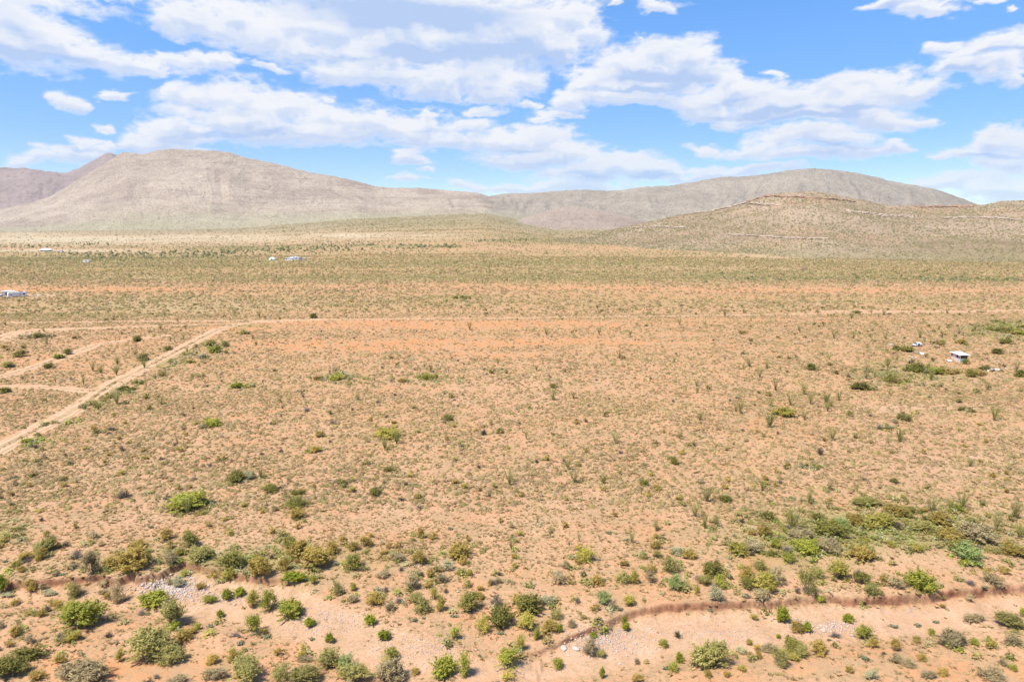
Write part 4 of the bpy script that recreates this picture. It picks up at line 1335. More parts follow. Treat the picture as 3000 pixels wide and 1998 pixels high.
 (2140,1295,160,115,'grey',"grey-green bush on the bottom edge near the right corner"),
 (2275,1222,62,58,'bright',"small green shrub near the bottom right corner"),
 (1690,1275,115,62,'grey',"dusty shrub on the bottom edge"),
 (1465,1165,112,70,'grey',"dusty olive shrub below the upright one"),
 (1560,1192,104,66,'grey',"faded shrub right of the dusty olive one"),
 (1645,1150,70,60,'olive',"olive shrub right above the faded one"),
 (1790,1252,84,60,'olive',"mustard tinged shrub near the bottom right"),
 (1300,1285,105,82,'pale',"pale grey shrub on the bottom edge"),
 (1150,1230,60,50,'olive',"small olive shrub on orange sand at the bottom"),
 (2210,1180,70,50,'grey',"small shrub above the bottom right green one"),
 (1450,920,120,42,'pear',"long pale cactus patch on the wash's south edge, left"),
 (1620,915,80,45,'pear',"pale cactus patch on the wash's south edge, middle"),
 (1745,890,70,40,'pear',"pale cactus patch on the wash's south edge, right"),
 (1010,1010,60,30,'pear',"pale cactus below the wash's stone patch"),
 (90,685,42,60,'yellow',"slim yellow shrub left of the dark skirted bush"),
 (15,665,95,74,'greygreen',"grey-green shrub right of the bluest bush"),
 (45,445,110,72,'olive',"olive shrub patch behind the grey-green round bush"),
 (380,425,145,95,'yellow',"straw-olive bush in the scrub left of the lavender one"),
 (490,405,135,95,'grey',"grey-olive bush beside the straw-olive one"),
 (640,382,84,84,'bright',"light green shrub left of the thicket"),
 (560,300,110,90,'olive',"olive bush at the left end of the thicket"),
 (590,180,110,70,'dark',"dusky low shrub left of the largest ocotillo"),
 (150,232,66,115,'oco',"pale slender ocotillo at the left of the slope"),
 (870,62,55,75,'oco',"green slender ocotillo above the thicket's left part"),
 (1000,95,40,60,'oco',"small slender ocotillo above the thicket"),
 (290,52,95,55,'dark',"isolated dark bush above the slope"),
 (1385,1105,64,30,'dead',"brown fallen dead branch on the sandy ridge"),
 (75,1185,90,66,'dead',"whitish dead branches at the left of the largest round mesquite"),
 (1050,992,125,52,'dead',"lavender dead twigs by the wash's stones"),
 (790,690,60,60,'dead',"pale dead twigs between the two earth hollows"),
 (440,720,90,50,'dead',"grey dead twigs on the bank lip under the clump"),
 (1790,785,50,30,'olive',"small shrub on the slope of slumped earth"),
 (455,1040,50,50,'yellow',"straw coloured spiky plant above the pale silver shrub"),
 ]),
 # middle distance, read off the whole photograph at 2354 px width
 ((0,0,0.7847),[
 (437,1178,82,48,'bright',"broad green bush with an ocotillo rising from it, on the open slope at left"),
 (432,1182,34,46,'oco',"ocotillo rising from the broad green bush at left"),
 (885,1035,28,34,'oco',"left one of the ocotillo pair near the middle of the plain"),
 (912,1020,28,36,'oco',"right one of the ocotillo pair near the middle of the plain"),
 (890,1010,60,28,'yellow',"olive-green brush behind the ocotillo pair"),
 (1770,982,38,36,'oco',"fan shaped green ocotillo on the orange slope right of centre"),
 (1800,960,50,26,'yellow',"yellow-green brush beside the fan shaped ocotillo"),
 (1902,946,20,26,'oco',"left bright ocotillo of two together below the shed"),
 (1910,936,18,22,'oco',"right bright ocotillo of two together below the shed"),
 (600,1100,24,34,'oco',"ocotillo beside the dark bush pair at the left middle"),
 (1645,1210,20,34,'oco',"thin ocotillo on the slope at centre right"),
 (1752,1128,18,26,'oco',"thin pale ocotillo right of centre"),
 (1908,1128,20,32,'oco',"thin pale ocotillo above the thicket"),
 (1860,1160,16,36,'oco',"tall wispy ocotillo above the thicket"),
 (1210,1010,14,22,'oco',"slim ocotillo amid the central plain"),
 (780,878,80,20,'bright',"bright green low brush patch in the middle of the plain"),
 (730,876,40,14,'olive',"olive end of the bright brush patch in mid plain"),
 (575,892,44,12,'bright',"small bright brush patch right of the track"),
 (545,893,28,14,'vivid',"vivid left end of the small brush patch right of the track"),
 (985,874,70,18,'bright',"bright green brush patch right of the middle of the plain"),
 (930,880,40,12,'olive',"olive streak of brush left of the right brush patch"),
 (545,1110,44,28,'dark',"dark bush of a pair at the left middle, left one"),
 (572,1104,34,22,'pale',"silvery bush of the pair at the left middle"),
 (622,1132,38,20,'dark',"flat dark bush by itself at the left middle"),
 (678,1172,42,28,'dark',"upper dark bush of a column of bushes on the slope"),
 (685,1195,38,30,'olive',"lower olive bush of a column of bushes on the slope"),
 (682,1142,30,18,'dark',"topmost dark bush of a column of bushes on the slope"),
 (863,1142,32,22,'dark',"round dark green bush alone in the middle of the slope"),
 (893,1085,24,14,'dark',"small dark bush above the round dark green one"),
 (285,1150,52,26,'dead',"grey leafless bush pair on the left slope"),
 (1030,968,26,17,'dark',"small dark bush left of the plain's centre"),
 (1020,972,16,10,'dead',"small dead shrub left of the plain's centre"),
 (1112,1002,26,18,'dead',"greyish dead shrub at the plain's centre"),
 (1060,1030,20,12,'dead',"small dead shrub below the plain's centre"),
 (765,978,28,16,'dead',"dark dead shrub left of the ocotillo pair"),
 (737,1006,26,16,'olive',"small dusky shrub left of the ocotillo pair"),
 (725,1042,28,18,'olive',"small dusky shrub below left of the ocotillo pair"),
 (705,948,24,14,'dead',"small dead shrub right of the track's bend"),
 (258,992,34,13,'dead',"dark dead shrub below the dirt track"),
 (1270,893,22,12,'dark',"small dark bush in the upper middle of the plain"),
 (1550,1070,24,22,'dark',"upright dark bush right of centre"),
 (1480,1118,28,18,'dark',"dark low bush right of centre on the slope"),
 (1510,1128,24,14,'olive',"olive low bush right of centre on the slope"),
 (1858,1078,38,16,'dark',"flat dark bush above the thin pale ocotillos"),
 (1885,1048,28,22,'dead',"grey leafless bush right above the flat dark one"),
 (1665,1155,28,18,'dark',"dark bush between two thin ocotillos"),
 (2222,950,38,16,'dark',"dark bush at the sandy clearing below the shed"),
 (2080,968,50,20,'dark',"dark bush left of the sandy clearing below the shed"),
 (2035,988,46,16,'dark',"low dark bush below the sandy clearing"),
 (1978,898,42,20,'dark',"dark bush with green part left of the weedy area"),
 (1865,852,28,16,'dark',"dusky bush in the upper right of the plain"),
 (1950,868,18,12,'dead',"tiny dead shrub in the upper right of the plain"),
 (2083,810,34,15,'dark',"deep green bush beside the white debris and the car"),
 (2060,806,18,12,'dark',"dark bush left of the deep green one near the car"),
 (2148,792,22,9,'dark',"dark bush right of the parked car"),
 (2165,792,14,12,'bright',"green shrub at the right end of the dark bush by the car"),
 (2118,858,90,20,'bright',"bright green weed patch below the dirt heap"),
 (2060,882,60,26,'bright',"green bush patch left of the weeds"),
 (2098,838,34,14,'dark',"dark bush above the dirt heap"),
 (2108,856,40,20,'dark',"dark green bush right of the dirt heap"),
 (2150,862,36,18,'bright',"fresh green bush in the weed patch"),
 (2184,862,60,26,'olive',"olive brush below the shed"),
 (2250,866,60,20,'olive',"olive brush right below the shed"),
 (2232,868,22,18,'dark',"dark bush just below the shed's teal side"),
 (2220,838,16,14,'dark',"green shrub touching the shed's right wall"),
 (2265,852,30,12,'dark',"dark shrub in the brush right of the shed"),
 (2294,815,26,14,'dark',"dark round bush right of the shed"),
 (2210,792,26,12,'olive',"olive bush above the shed"),
 (2310,792,30,14,'dark',"dark green bush up right of the shed"),
 (2345,868,28,18,'dark',"dark bush at the right edge below the shed"),
 (2310,765,90,16,'bright',"big bright green weed bank at the right edge"),
 (2345,772,50,14,'vivid',"vivid lower right end of the weed bank"),
 (2282,762,24,10,'dark',"dark shrub at the left end of the weed bank"),
 (2290,742,30,8,'bright',"thin green fringe above the weed bank"),
 (1705,768,26,10,'olive',"olive shrub in the far right of the plain"),
 (720,732,20,12,'dark',"dark round bush just above the cross track"),
 (1970,722,16,8,'dark',"dark round bush near the pale road at right"),
 (60,780,30,12,'greygreen',"left grey-green bush of three by the pale clearing at left"),
 (88,778,26,14,'greygreen',"middle grey-green bush of three by the pale clearing at left"),
 (112,776,30,12,'greygreen',"right grey-green bush of three by the pale clearing at left"),
 (178,780,24,10,'dark',"dark green bush on the strip between two tracks at left"),
 (316,786,22,14,'dark',"dark bush at the end of the middle track"),
 (134,826,36,14,'vivid',"green bush beside the middle track"),
 (156,816,20,14,'dark',"dark bush right of the green one beside the middle track"),
 (112,848,24,14,'dark',"dark bush below the middle track"),
 (10,802,16,10,'olive',"olive bush at the left edge between tracks"),
 (20,846,30,16,'greygreen',"grey-green bush near the left edge between tracks"),
 (48,822,34,18,'greygreen',"larger grey-green bush between the left tracks"),
 (12,904,24,14,'dark',"dark bush at the left edge below the spur track"),
 (192,886,16,30,'oco',"tall ocotillo where the tracks meet"),
 (128,880,14,22,'oco',"short ocotillo left of where the tracks meet"),
 (108,792,14,18,'oco',"ocotillo on the upper left strip"),
 (268,862,24,24,'oco',"ocotillo on the near side of the middle track"),
 (232,858,22,20,'oco',"pale ocotillo left of the one beside the middle track"),
 (270,838,20,20,'oco',"upper ocotillo beside the middle track"),
 (332,830,28,18,'greygreen',"grey-green bush between the middle and main tracks"),
 (386,806,20,12,'greygreen',"small grey-green bush between the middle and main tracks"),
 (484,798,24,18,'greygreen',"grey-green bush on the right shoulder of the main track"),
 (496,812,34,16,'bright',"fresh green bush on the right shoulder of the main track"),
 (516,798,22,14,'greygreen',"small grey-green bush right of the main track's shoulder"),
 (560,770,34,14,'bright',"green bush where the main track nears the cross track"),
 (470,826,40,14,'pale',"pale green weeds on the track shoulder"),
 (438,838,36,12,'bright',"green weeds on the track shoulder"),
 (372,866,20,14,'greygreen',"small soft green bush by the track shoulder"),
 (320,884,40,12,'vivid',"long vivid weed strip along the track, upper end"),
 (290,900,42,14,'vivid',"long vivid weed strip along the track, middle"),
 (262,912,40,12,'bright',"paler weed strip along the track"),
 (246,918,34,12,'greygreen',"grey-green weeds beside the vivid strip"),
 (212,940,60,18,'greygreen',"grey-green bush patch right of the track"),
 (198,934,30,10,'bright',"green weeds on the track's right edge"),
 (120,976,40,10,'bright',"lower green weed strip along the track"),
 (62,1018,26,12,'vivid',"vivid weed strip at the lower end of the track"),
 (88,1004,30,12,'bright',"green weeds above the vivid lower strip"),
 (80,1034,34,14,'dead',"dark dead shrub at the lower end of the track"),
 (490,982,40,20,'bright',"light green bush right of the track in the left middle"),
 (470,986,30,14,'dead',"grey shrub touching the light green bush"),
 (455,868,36,12,'greygreen',"soft green low bush right of the weed strip"),
 (250,1000,24,10,'dead',"grey dead shrub below the track"),
 (1060,688,60,5,'vivid',"long low green brush line in the far middle"),
 (805,696,20,8,'dark',"far dark bush in the left middle"),
 ]),
]
for (ox, oy, sc_), lst in HERO:
    for (cx, by, w_, h_, kind, lab) in lst:
        plant(ox + cx / sc_, oy + by / sc_, w_ / sc_, h_ / sc_, kind, lab)
    if sc_ < 1: pass
USED_A = np.array(USED)

# ---- scattered individuals and the uncountable rest
def sample(n, y0, y1, seed, smax=.86):
    rg = np.random.default_rng(seed)
    yy = np.sqrt(rg.uniform(y0 ** 2, y1 ** 2, n)); ss = rg.uniform(-smax, smax, n)
    return ss * yy, yy, rg

def densities(x, y):
    z = zg(x, y)
    px, py = to_pix(x, y, z)
    g = zone('green', px, py, 0); o = zone('orange', px, py, 1); p = zone('pale', px, py, 2)
    bare = np.clip(np.maximum.reduce([1.0 * track_mask(x, y, .3) * (1 - .8 * strip_mask(x, y)), 1.0 * wash_mask(x, y), np.clip(.95 * o, 0, .85), .75 * p]), 0, 1)
    patch = (.30 + .70 * sstep(fbm(x / 9, y / 9, 400, 4, .6), -.30, .35)) * (.72 + .28 * sstep(fbm(x / 40, y / 30, 401, 3, .6), -.3, .3))
    return z, px, py, g, o, p, np.clip(1 - bare, 0, 1), patch

def clear_of_heroes(x, y, k=.8):
    ok = np.ones(len(x), bool)
    for ux, uy, ur in USED_A:
        if uy > 420: continue
        ok &= (x - ux) ** 2 + (y - uy) ** 2 > (ur * k) ** 2
    return ok

Y_SPLIT = 480
TONES = np.array([(.46, .345, .14), (.53, .40, .19), (.50, .33, .17), (.40, .32, .12), (.58, .43, .22), (.48, .34, .185)])

TAKEN = set()
LM_OK = [l for l in LANDMARKS if len(l[2].split(',')[0].split()) <= 9 and ' of a ' not in l[2] and ' its ' not in l[2]]
def near_label(x, y, default, kind, cw):
    """name a small plant by the landmark plant it stands beside"""
    look = {'olive': f"small {cw} shrub", 'dark': f"compact {cw} bush", 'oco': "slender ocotillo", 'dead': "small leafless shrub", 'pear': "pale cactus clump"}[kind]
    c = sorted(LM_OK, key=lambda l: (l[0] - x) ** 2 + (l[1] - y) ** 2)[:5]
    for lx, ly, ll in c:
        d = math.hypot(lx - x, ly - y)
        if d > 8 + y * .20: break
        dx, dy = x - lx, y - ly
        wo = []
        if abs(dy) > .45 * abs(dx): wo.append("behind" if dy > 0 else "in front")
        if abs(dx) > .45 * abs(dy): wo.append("right" if dx > 0 else "left")
        dist = "just" if d < 2.5 else ("a little" if d < 6 else "some way")
        pos = " and ".join(wo)
        pos = pos + " of" if not pos.endswith("behind") else pos
        t = f"{look} {dist} {pos} the {ll.split(',')[0]}"
        if len(t.split()) <= 16 and t not in TAKEN:
            TAKEN.add(t)
            return t
    return default

def build_scatter():
    # (1) individuals
    specs = [
     ('olive', 'desert_shrub', 230, 48, 135, 2600, (.7, 1.3), (.55, .9), "shrub", None),
     ('oco', 'ocotillo', 105, 85, 300, 3400, (.5, 1.0), (1.2, 3.3), "cactus", None),
     ('dead', 'dead_shrub', 230, 52, 260, 2200, (.8, 1.5), (.5, .8), "dead shrub", None),
     ('dark', 'dark_shrub', 260, 90, 330, 4200, (.9, 1.8), (.6, 1.2), "shrub", None),
     ('pear', 'prickly_pear', 70, 52, 130, 900, (.5, 1.1), (.4, .7), "cactus", None),
    ]
    for si, (kind, nm, nmax, y0, y1, ncand, wr, hr, cat, _) in enumerate(specs):
        x, y, rg = sample(ncand * 3, y0, y1, 1000 + si)
        z, px, py, g, o, p, keep, patch = densities(x, y)
        pr = keep * (.35 + .9 * np.clip(g, 0, 1)) * patch
        if kind == 'oco':
            pr = pr * (.03 + .9 * np.exp(-((px - 2350) / 620) ** 2 - ((py - 1230) / 260) ** 2) + .5 * np.exp(-((px - 350) / 330) ** 2 - ((py - 1060) / 110) ** 2) + .3 * np.exp(-((px - 1450) / 400) ** 2 - ((py - 1200) / 150) ** 2))
        if kind == 'pear':
            pr = keep * np.clip(g * 1.3 + .1 * (py > 1500), 0, 1)
        if kind == 'dark':
            pr = pr * (.5 + .8 * sstep(px, 1700, 2600))
        sel = (rg.uniform(size=len(x)) < pr * .9) & (px > -40) & (px < 3040) & (py < 2030) & clear_of_heroes(x, y)
        idx = np.nonzero(sel)[0]
        # thin them out so that they do not stand in each other
        rg.shuffle(idx)
        chosen = []
        cells = set()
        for i in idx:
            c = (int(x[i] / 1.6), int(y[i] / 1.6))
            if c in cells: continue
            cells.add(c); chosen.append(i)
            if len(chosen) >= nmax: break
        for i in chosen:
            w = rg.uniform(*wr); h = rg.uniform(*hr); v = int(rg.integers(0, 6)); rz = rg.uniform(0, 6.28)
            side_ = ["at the far left", "left of centre", "at the centre", "right of centre", "at the far right"][int(np.clip(px[i] // 600, 0, 4))]
            dep_ = ["in front of the wash", "just behind the wash", "low on the open slope", "on the open slope", "high on the open slope", "below the cross track", "beyond the cross track"][int(np.searchsorted([66, 85, 110, 145, 195, 278], y[i]))]
            if kind == 'olive':
                kk = ('olive', 'olive', 'grey', 'yellow', 'greygreen')[int(rg.integers(0, 5))]
                cw = {'olive': 'olive', 'grey': 'brownish grey', 'yellow': 'yellowish', 'greygreen': 'grey-green'}[kk]
                if ('s', kk, v % 4) not in _cache:
                    rg2 = np.random.default_rng(v + 40 + ord(kk[0]))
                    V, F, tint, cc = crown(kk, 300 + v + ord(kk[0]), 420, 26)
                    ctr_ = V.reshape(-1, 4, 3).mean(1, keepdims=True)
                    V = (ctr_ + (V.reshape(-1, 4, 3) - ctr_) * 1.7).reshape(-1, 3)
                    _cache[('s', kk, v % 4)] = mesh_np("desert_shrub", V, F, mat=M_LEAF, attrs={'tint': tint}, link=False)
                me = _cache[('s', kk, v % 4)]
                lab = f"small {cw} shrub {dep_} {side_}"; name = nm; gl = f"small {cw} shrubs {dep_} {side_}"
                sc3 = (w, w, h)
            elif kind == 'dark':
                kk = ('dark', 'dark', 'greygreen')[int(rg.integers(0, 3))]
                if ('s', kk, v % 4, 'd') not in _cache:
                    V, F, tint, cc = crown(kk, 500 + v, 380, 24)
                    ctr_ = V.reshape(-1, 4, 3).mean(1, keepdims=True)
                    V = (ctr_ + (V.reshape(-1, 4, 3) - ctr_) * 1.9).reshape(-1, 3)
                    _cache[('s', kk, v % 4, 'd')] = mesh_np("dark_shrub", V, F, mat=M_LEAF, attrs={'tint': tint}, link=False)
                me = _cache[('s', kk, v % 4, 'd')]
                cw = 'dark green' if kk == 'dark' else 'dusty green'
                lab = f"compact {cw} bush {dep_} {side_}"; name = nm; gl = f"compact {cw} bushes {dep_} {side_}"
                sc3 = (w, w, h)
            elif kind == 'oco':
                me = ocotillo_mesh(v)[0]; name = nm
                k_ = h * rg.uniform(.8, 1.15)
                lab = f"slender wispy ocotillo {dep_} {side_}"; gl = f"slender ocotillos {dep_} {side_}"
                sc3 = (k_, k_, h)
            elif kind == 'dead':
                me = twig_mesh(v); name = nm
                lab = f"small grey leafless shrub {dep_} {side_}"; gl = f"leafless shrubs {dep_} {side_}"
                sc3 = (w, w, h)
            else:
                me = pear_mesh(v % 4); name = nm
                lab = f"pale clump of cactus pads {dep_} {side_}"; gl = f"cactus clumps {dep_} {side_}"
                sc3 = (w, w, w * .9)
            lab = near_label(x[i], y[i], lab, kind, cw if kind in ('olive', 'dark') else '')
            ob = inst(name, me, (x[i], y[i], z[i] - .02), sc3, rz)
            tag(ob, lab, cat, gl)

    # (2) one mesh each for what nobody could count
    def merge(name, parts, kindname):
        Vs, Ts = [], []
        nv = 0; Fs = []
        for (proto, pt, F3, pos, sc3, rz, tint) in parts:
            n = len(pos); c, s = np.cos(rz)[:, None], np.sin(rz)[:, None]
            P = proto[None] * sc3[:, None, :]
            X_ = P[..., 0] * c - P[..., 1] * s + pos[:, 0:1]
            Y_ = P[..., 0] * s + P[..., 1] * c + pos[:, 1:2]
            Z_ = P[..., 2] + pos[:, 2:3]
            Vs.append(np.stack([X_, Y_, Z_], -1).reshape(-1, 3))
            Ts.append((tint[:, None, :] * pt[None, :, :]).reshape(-1, 3))
            Fs.append((F3[None] + (np.arange(n) * len(proto))[:, None, None]).reshape(-1, 3) + nv)
            nv += n * len(proto)
        o = mesh_np(name, np.concatenate(Vs), F3=np.concatenate(Fs), mat=M_LEAF, attrs={'tint': np.concatenate(Ts)})
        return o

    def tuft_proto(nb, seed, wide=.10, spread=.5):
        rg = np.random.default_rng(seed)
        V, T_, F = [], [], []
        for i in range(nb):
            a = rg.uniform(0, 6.283); r = rg.uniform(0, .16)
            bx, by_ = math.cos(a) * r, math.sin(a) * r
            a2 = a + rg.normal() * .6; l = rg.uniform(.25, spread + .1); h = rg.uniform(.25, 1.0)
            sx, sy = -math.sin(a2) * wide, math.cos(a2) * wide
            b = len(V)
            V += [(bx - sx, by_ - sy, -.05), (bx + sx, by_ + sy, -.05), (bx + math.cos(a2) * l + sx * .3, by_ + math.sin(a2) * l + sy * .3, h)]
            k = rg.uniform(.75, 1.25)
            T_ += [(k * .85,) * 3, (k * .85,) * 3, (k * 1.15,) * 3]
            F.append((b, b + 1, b + 2))
        return np.array(V), np.array(T_), np.array(F)

    def mound_proto(seed, k=7):
        rg = np.random.default_rng(seed)
        a = np.arange(k) / k * 6.283 + rg.uniform(-.3, .3, k); r = rg.uniform(.28, .58, k)
        V = np.concatenate([np.stack([np.cos(a) * r, np.sin(a) * r, np.full(k, -.1)], 1), np.stack([np.cos(a + .4) * r * .62, np.sin(a + .4) * r * .62, rg.uniform(.45, .95, k)], 1), [[0, 0, rg.uniform(.75, 1.0)]]])
        F = []
        for i in range(k):
            j = (i + 1) % k
            F += [(i, j, k + i), (j, k + j, k + i), (k + i, k + j, 2 * k)]
        T_ = np.repeat(rg.uniform(.75, 1.2, (len(V), 1)), 3, 1)
        return V, T_, np.array(F)

    gparts = []
    bands = [(47, 90, 11.0, 9, (.24, .62), .40, .14), (90, 160, 9.0, 7, (.42, 1.0), .34, .18), (160, 300, 3.6, 6, (.55, 1.30), .32, .22), (300, 520, .70, 6, (.9, 2.1), .40, .26), (520, 760, .30, 5, (1.2, 2.6), .38, .28)]
    for bi, (y0, y1, dn, nb, szr, hr, wide) in enumerate(bands):
        area = .86 * (y1 ** 2 - y0 ** 2)
        n = int(area * dn)
        x, y, rg = sample(n, y0, y1, 2000 + bi)
        z, px, py, g, o, p, keep, patch = densities(x, y)
        fine = sstep(fbm(x / 1.6, y / 1.6, 410, 3), -.5, .4)
        near_wash = np.clip(1 - .55 * sstep(py, 1600, 1720), 0, 1)
        pr = np.clip(keep * (.25 + .75 * patch) * (.45 + .55 * fine) * near_wash, .03, 1) * np.where((track_mask(x, y) > .5) & (strip_mask(x, y) < .4), .2, 1) * np.where(wash_mask(x, y) > .5, .4, 1)
        sel = (rg.uniform(size=n) < pr) & (px > -60) & (px < 3060) & (py < 2060)
        x, y, z, g, px, py = x[sel], y[sel], z[sel], g[sel], px[sel], py[sel]
        m = len(x)
        tone = rg.integers(0, len(TONES), m)
        tint = TONES[tone] * rg.uniform(.8, 1.25, (m, 1))
        big_noise = fbm(x / 12, y / 12, 420, 3)
        tint = tint * (1 + .12 * big_noise[:, None])
        gg = (rg.uniform(size=m) < np.clip(g, 0, 1) * .45)
        tint[gg] = tint[gg] * .3 + np.array([.27, .29, .085]) * rg.uniform(.5, .9, (gg.sum(), 1))
        size = rg.uniform(szr[0], szr[1], m) * rg.choice([.55, .8, 1.0, 1.35], m, p=[.3, .3, .27, .13])
        hgt = size * hr * rg.uniform(.7, 1.2, m)
        for v in range(4):
            q = np.arange(m) % 4 == v
            V, T_, F = tuft_proto(nb, 60 + bi * 10 + v, wide) if (v % 2 == 0 or bi == 0) else mound_proto(60 + bi * 10 + v, nb)
            gparts.append((V, T_, F, np.stack([x[q], y[q], z[q]], 1), np.stack([size[q], size[q], hgt[q]], 1), rg.uniform(0, 6.28, q.sum()), tint[q]))
    # leafy low brush where the cover closes
    bparts = []
    for bi, (y0, y1, dn) in enumerate([(58, 130, 2.4), (130, 300, .5)]):
        n = int(.86 * (y1 ** 2 - y0 ** 2) * dn)
        x, y, rg = sample(n, y0, y1, 2500 + bi)
        z, px, py, g, o, p, keep, patch = densities(x, y)
        near_h = np.zeros(n)
        for ux, uy, ur in USED_A:
            if uy < y1 + 5 and uy > y0 - 5:
                near_h = np.maximum(near_h, np.exp(-((x - ux) ** 2 + (y - uy) ** 2) / (ur * 1.5 + .5) ** 2))
        pr = np.clip(keep * (np.clip(g, 0, 1) ** 1.5 * (.35 + .65 * patch) + .20 * near_h), 0, 1)
        sel = (rg.uniform(size=n) < pr) & (px > -60) & (px < 3060) & (py < 2060)
        x, y, z = x[sel], y[sel], z[sel]; m = len(x)
        kk = np.array([(.36, .37, .10), (.40, .33, .11), (.44, .43, .19), (.25, .26, .07), (.50, .48, .27), (.40, .43, .08)])
        ti = rg.choice(6, m, p=[.25, .22, .18, .18, .10, .07])
        tint = kk[ti] * rg.uniform(.75, 1.2, (m, 1))
        size = rg.uniform(.45, 1.35, m) * (1 if bi == 0 else 1.4); hgt = size * rg.uniform(.4, .8, m)
        for v in range(5):
            rgp = np.random.default_rng(800 + v + bi * 9)
            npt = 34 if bi == 0 else 16
            d = unit(rgp.normal(size=(npt, 3))); d[:, 2] = np.abs(d[:, 2])
            P = d * rgp.uniform(.2, .5, (npt, 1)) ** .8 * np.array([1, 1, 1.7])
            N = unit(d + rgp.normal(size=d.shape) * .5 + np.array([0, 0, .4]))
            V, F4 = quads(P, N, .17 if bi == 0 else .26, 1.7, rgp)
            F = np.concatenate([F4[:, [0, 1, 2]], F4[:, [0, 2, 3]]])
            T_ = np.repeat(np.repeat(rgp.uniform(.7, 1.3, (npt, 1)), 4, 0), 3, 1)
            q = np.arange(m) % 5 == v
            bparts.append((V, T_, F, np.stack([x[q], y[q], z[q]], 1), np.stack([size[q], size[q], hgt[q]], 1), rg.uniform(0, 6.28, q.sum()), tint[q]))
    ob_ = merge("undergrowth", bparts, 'brush')
    tag(ob_, "dense mixed green and silver low brush filling the gaps of the thickets", "brush", kind="stuff")
    og = merge("dry_grass", gparts, 'grass')
    tag(og, "dry brown and olive grass tufts covering the reddish desert plain", "grass", kind="stuff")

    # distant scrub
    sparts = []
    for bi, (y0, y1, dn, nb, szr) in enumerate([(400, 760, .06, 5, (.7, 1.7)), (740, 1500, .038, 5, (1.2, 2.8)), (1400, 2600, .011, 4, (2.2, 4.6))]):
        area = .86 * (y1 ** 2 - y0 ** 2); n = int(area * dn)
        x, y, rg = sample(n, y0, y1, 3000 + bi)
        z, px, py, g, o, p, keep, patch = densities(x, y)
        st = zone('straw', px, py, 4)
        pr = np.clip((.28 + g) * keep * (1 - .7 * st) * (.5 + .6 * sstep(fbm(x / 60, y / 60, 430, 3), -.3, .4)), 0, 1)
        # nothing inside the near hill
        s_ = x / y
        hz = np.interp(s_, [-0.03, .3, .96], [1150, 820, 620])
        sel = rg.uniform(size=n) < pr
        x, y, z, g = x[sel], y[sel], z[sel], g[sel]; m = len(x)
        tint = np.array([(.29, .25, .095), (.35, .29, .13), (.25, .235, .085), (.33, .26, .145)])[rg.integers(0, 4, m)] * rg.uniform(.8, 1.35, (m, 1))
        size = rg.uniform(*szr, m); hgt = size * rg.uniform(.35, .6, m)
        for v in range(3):
            q = np.arange(m) % 3 == v
            V, T_, F = mound_proto(90 + bi * 10 + v, nb)
            sparts.append((V, T_, F, np.stack([x[q], y[q], z[q] - .1], 1), np.stack([size[q], size[q], hgt[q]], 1), rg.uniform(0, 6.28, q.sum()), tint[q]))
    # lines of bigger brush along far drainages
    rg = np.random.default_rng(66)
    for (ax, ay, bx, by2, wd, nn) in ((560, 748, 1100, 719, 7, 260), (0, 724, 330, 716, 3, 70), (1140, 725, 1340, 723, 3, 90), (1380, 709, 1570, 702, 2.5, 70), (200, 752, 620, 742, 6, 140), (2050, 815, 3000, 822, 5, 240), (1350, 612, 1440, 626, 2, 30), (900, 640, 1400, 632, 2, 50)):
        t_ = rg.uniform(size=nn); px = ax + (bx - ax) * t_ + rg.normal(size=nn) * 12; py = ay + (by2 - ay) * t_ + rg.normal(size=nn) * wd
        py = np.maximum(py, 650)
        x, y, z = ground(px, py)
        tint = np.array([(.22, .225, .085), (.27, .25, .11), (.19, .20, .07), (.30, .27, .15)])[rg.integers(0, 4, nn)] * rg.uniform(.8, 1.2, (nn, 1))
        size = rg.uniform(2.0, 5.0, nn) * np.interp(y, [400, 900], [.7, 1.1]); hgt = size * rg.uniform(.4, .7, nn)
        V, T_, F = mound_proto(200 + nn, 7)
        sparts.append((V, T_, F, np.stack([x, y, z - .1], 1), np.stack([size, size * .8, hgt], 1), rg.uniform(0, 6.28, nn), tint))
    # scrub on the near hill
    rg = np.random.default_rng(55)
    n = 36000
    nr = HN['t'].searchsorted(1.0)
    ii = rg.integers(1, nr - 1, n); jj = rg.integers(1, len(HN['s']) - 1, n)
    fx, fy = rg.uniform(size=n), rg.uniform(size=n)
    def bil(A_): return (A_[ii, jj] * (1 - fx) + A_[ii, jj + 1] * fx) * (1 - fy) + (A_[ii + 1, jj] * (1 - fx) + A_[ii + 1, jj + 1] * fx) * fy
    x, y, z = bil(HN['X']), bil(HN['Y']), bil(HN['Z'])
    ok = (rg.uniform(size=n) < .35 + .65 * sstep(fbm(x / 35, y / 35, 440, 3), -.4, .4)) & (z > zg(x, y) - .5)
    x, y, z = x[ok], y[ok], z[ok]; m = len(x)
    tint = np.array([(.31, .265, .12), (.37, .30, .16), (.27, .25, .11), (.35, .27, .15)])[rg.integers(0, 4, m)] * rg.uniform(.8, 1.3, (m, 1))
    size = rg.uniform(1.2, 3.0, m) * np.interp(y, [600, 1300], [.8, 1.2]); hgt = size * rg.uniform(.4, .65, m)
    V, T_, F = mound_proto(123, 5)
    sparts.append((V, T_, F, np.stack([x, y, z - .15], 1), np.stack([size, size, hgt], 1), rg.uniform(0, 6.28, m), tint))
    os_ = merge("distant_scrub", sparts, 'scrub')
    tag(os_, "olive brush spread over the far plain and the tan hill", "scrub", kind="stuff")

build_scatter()

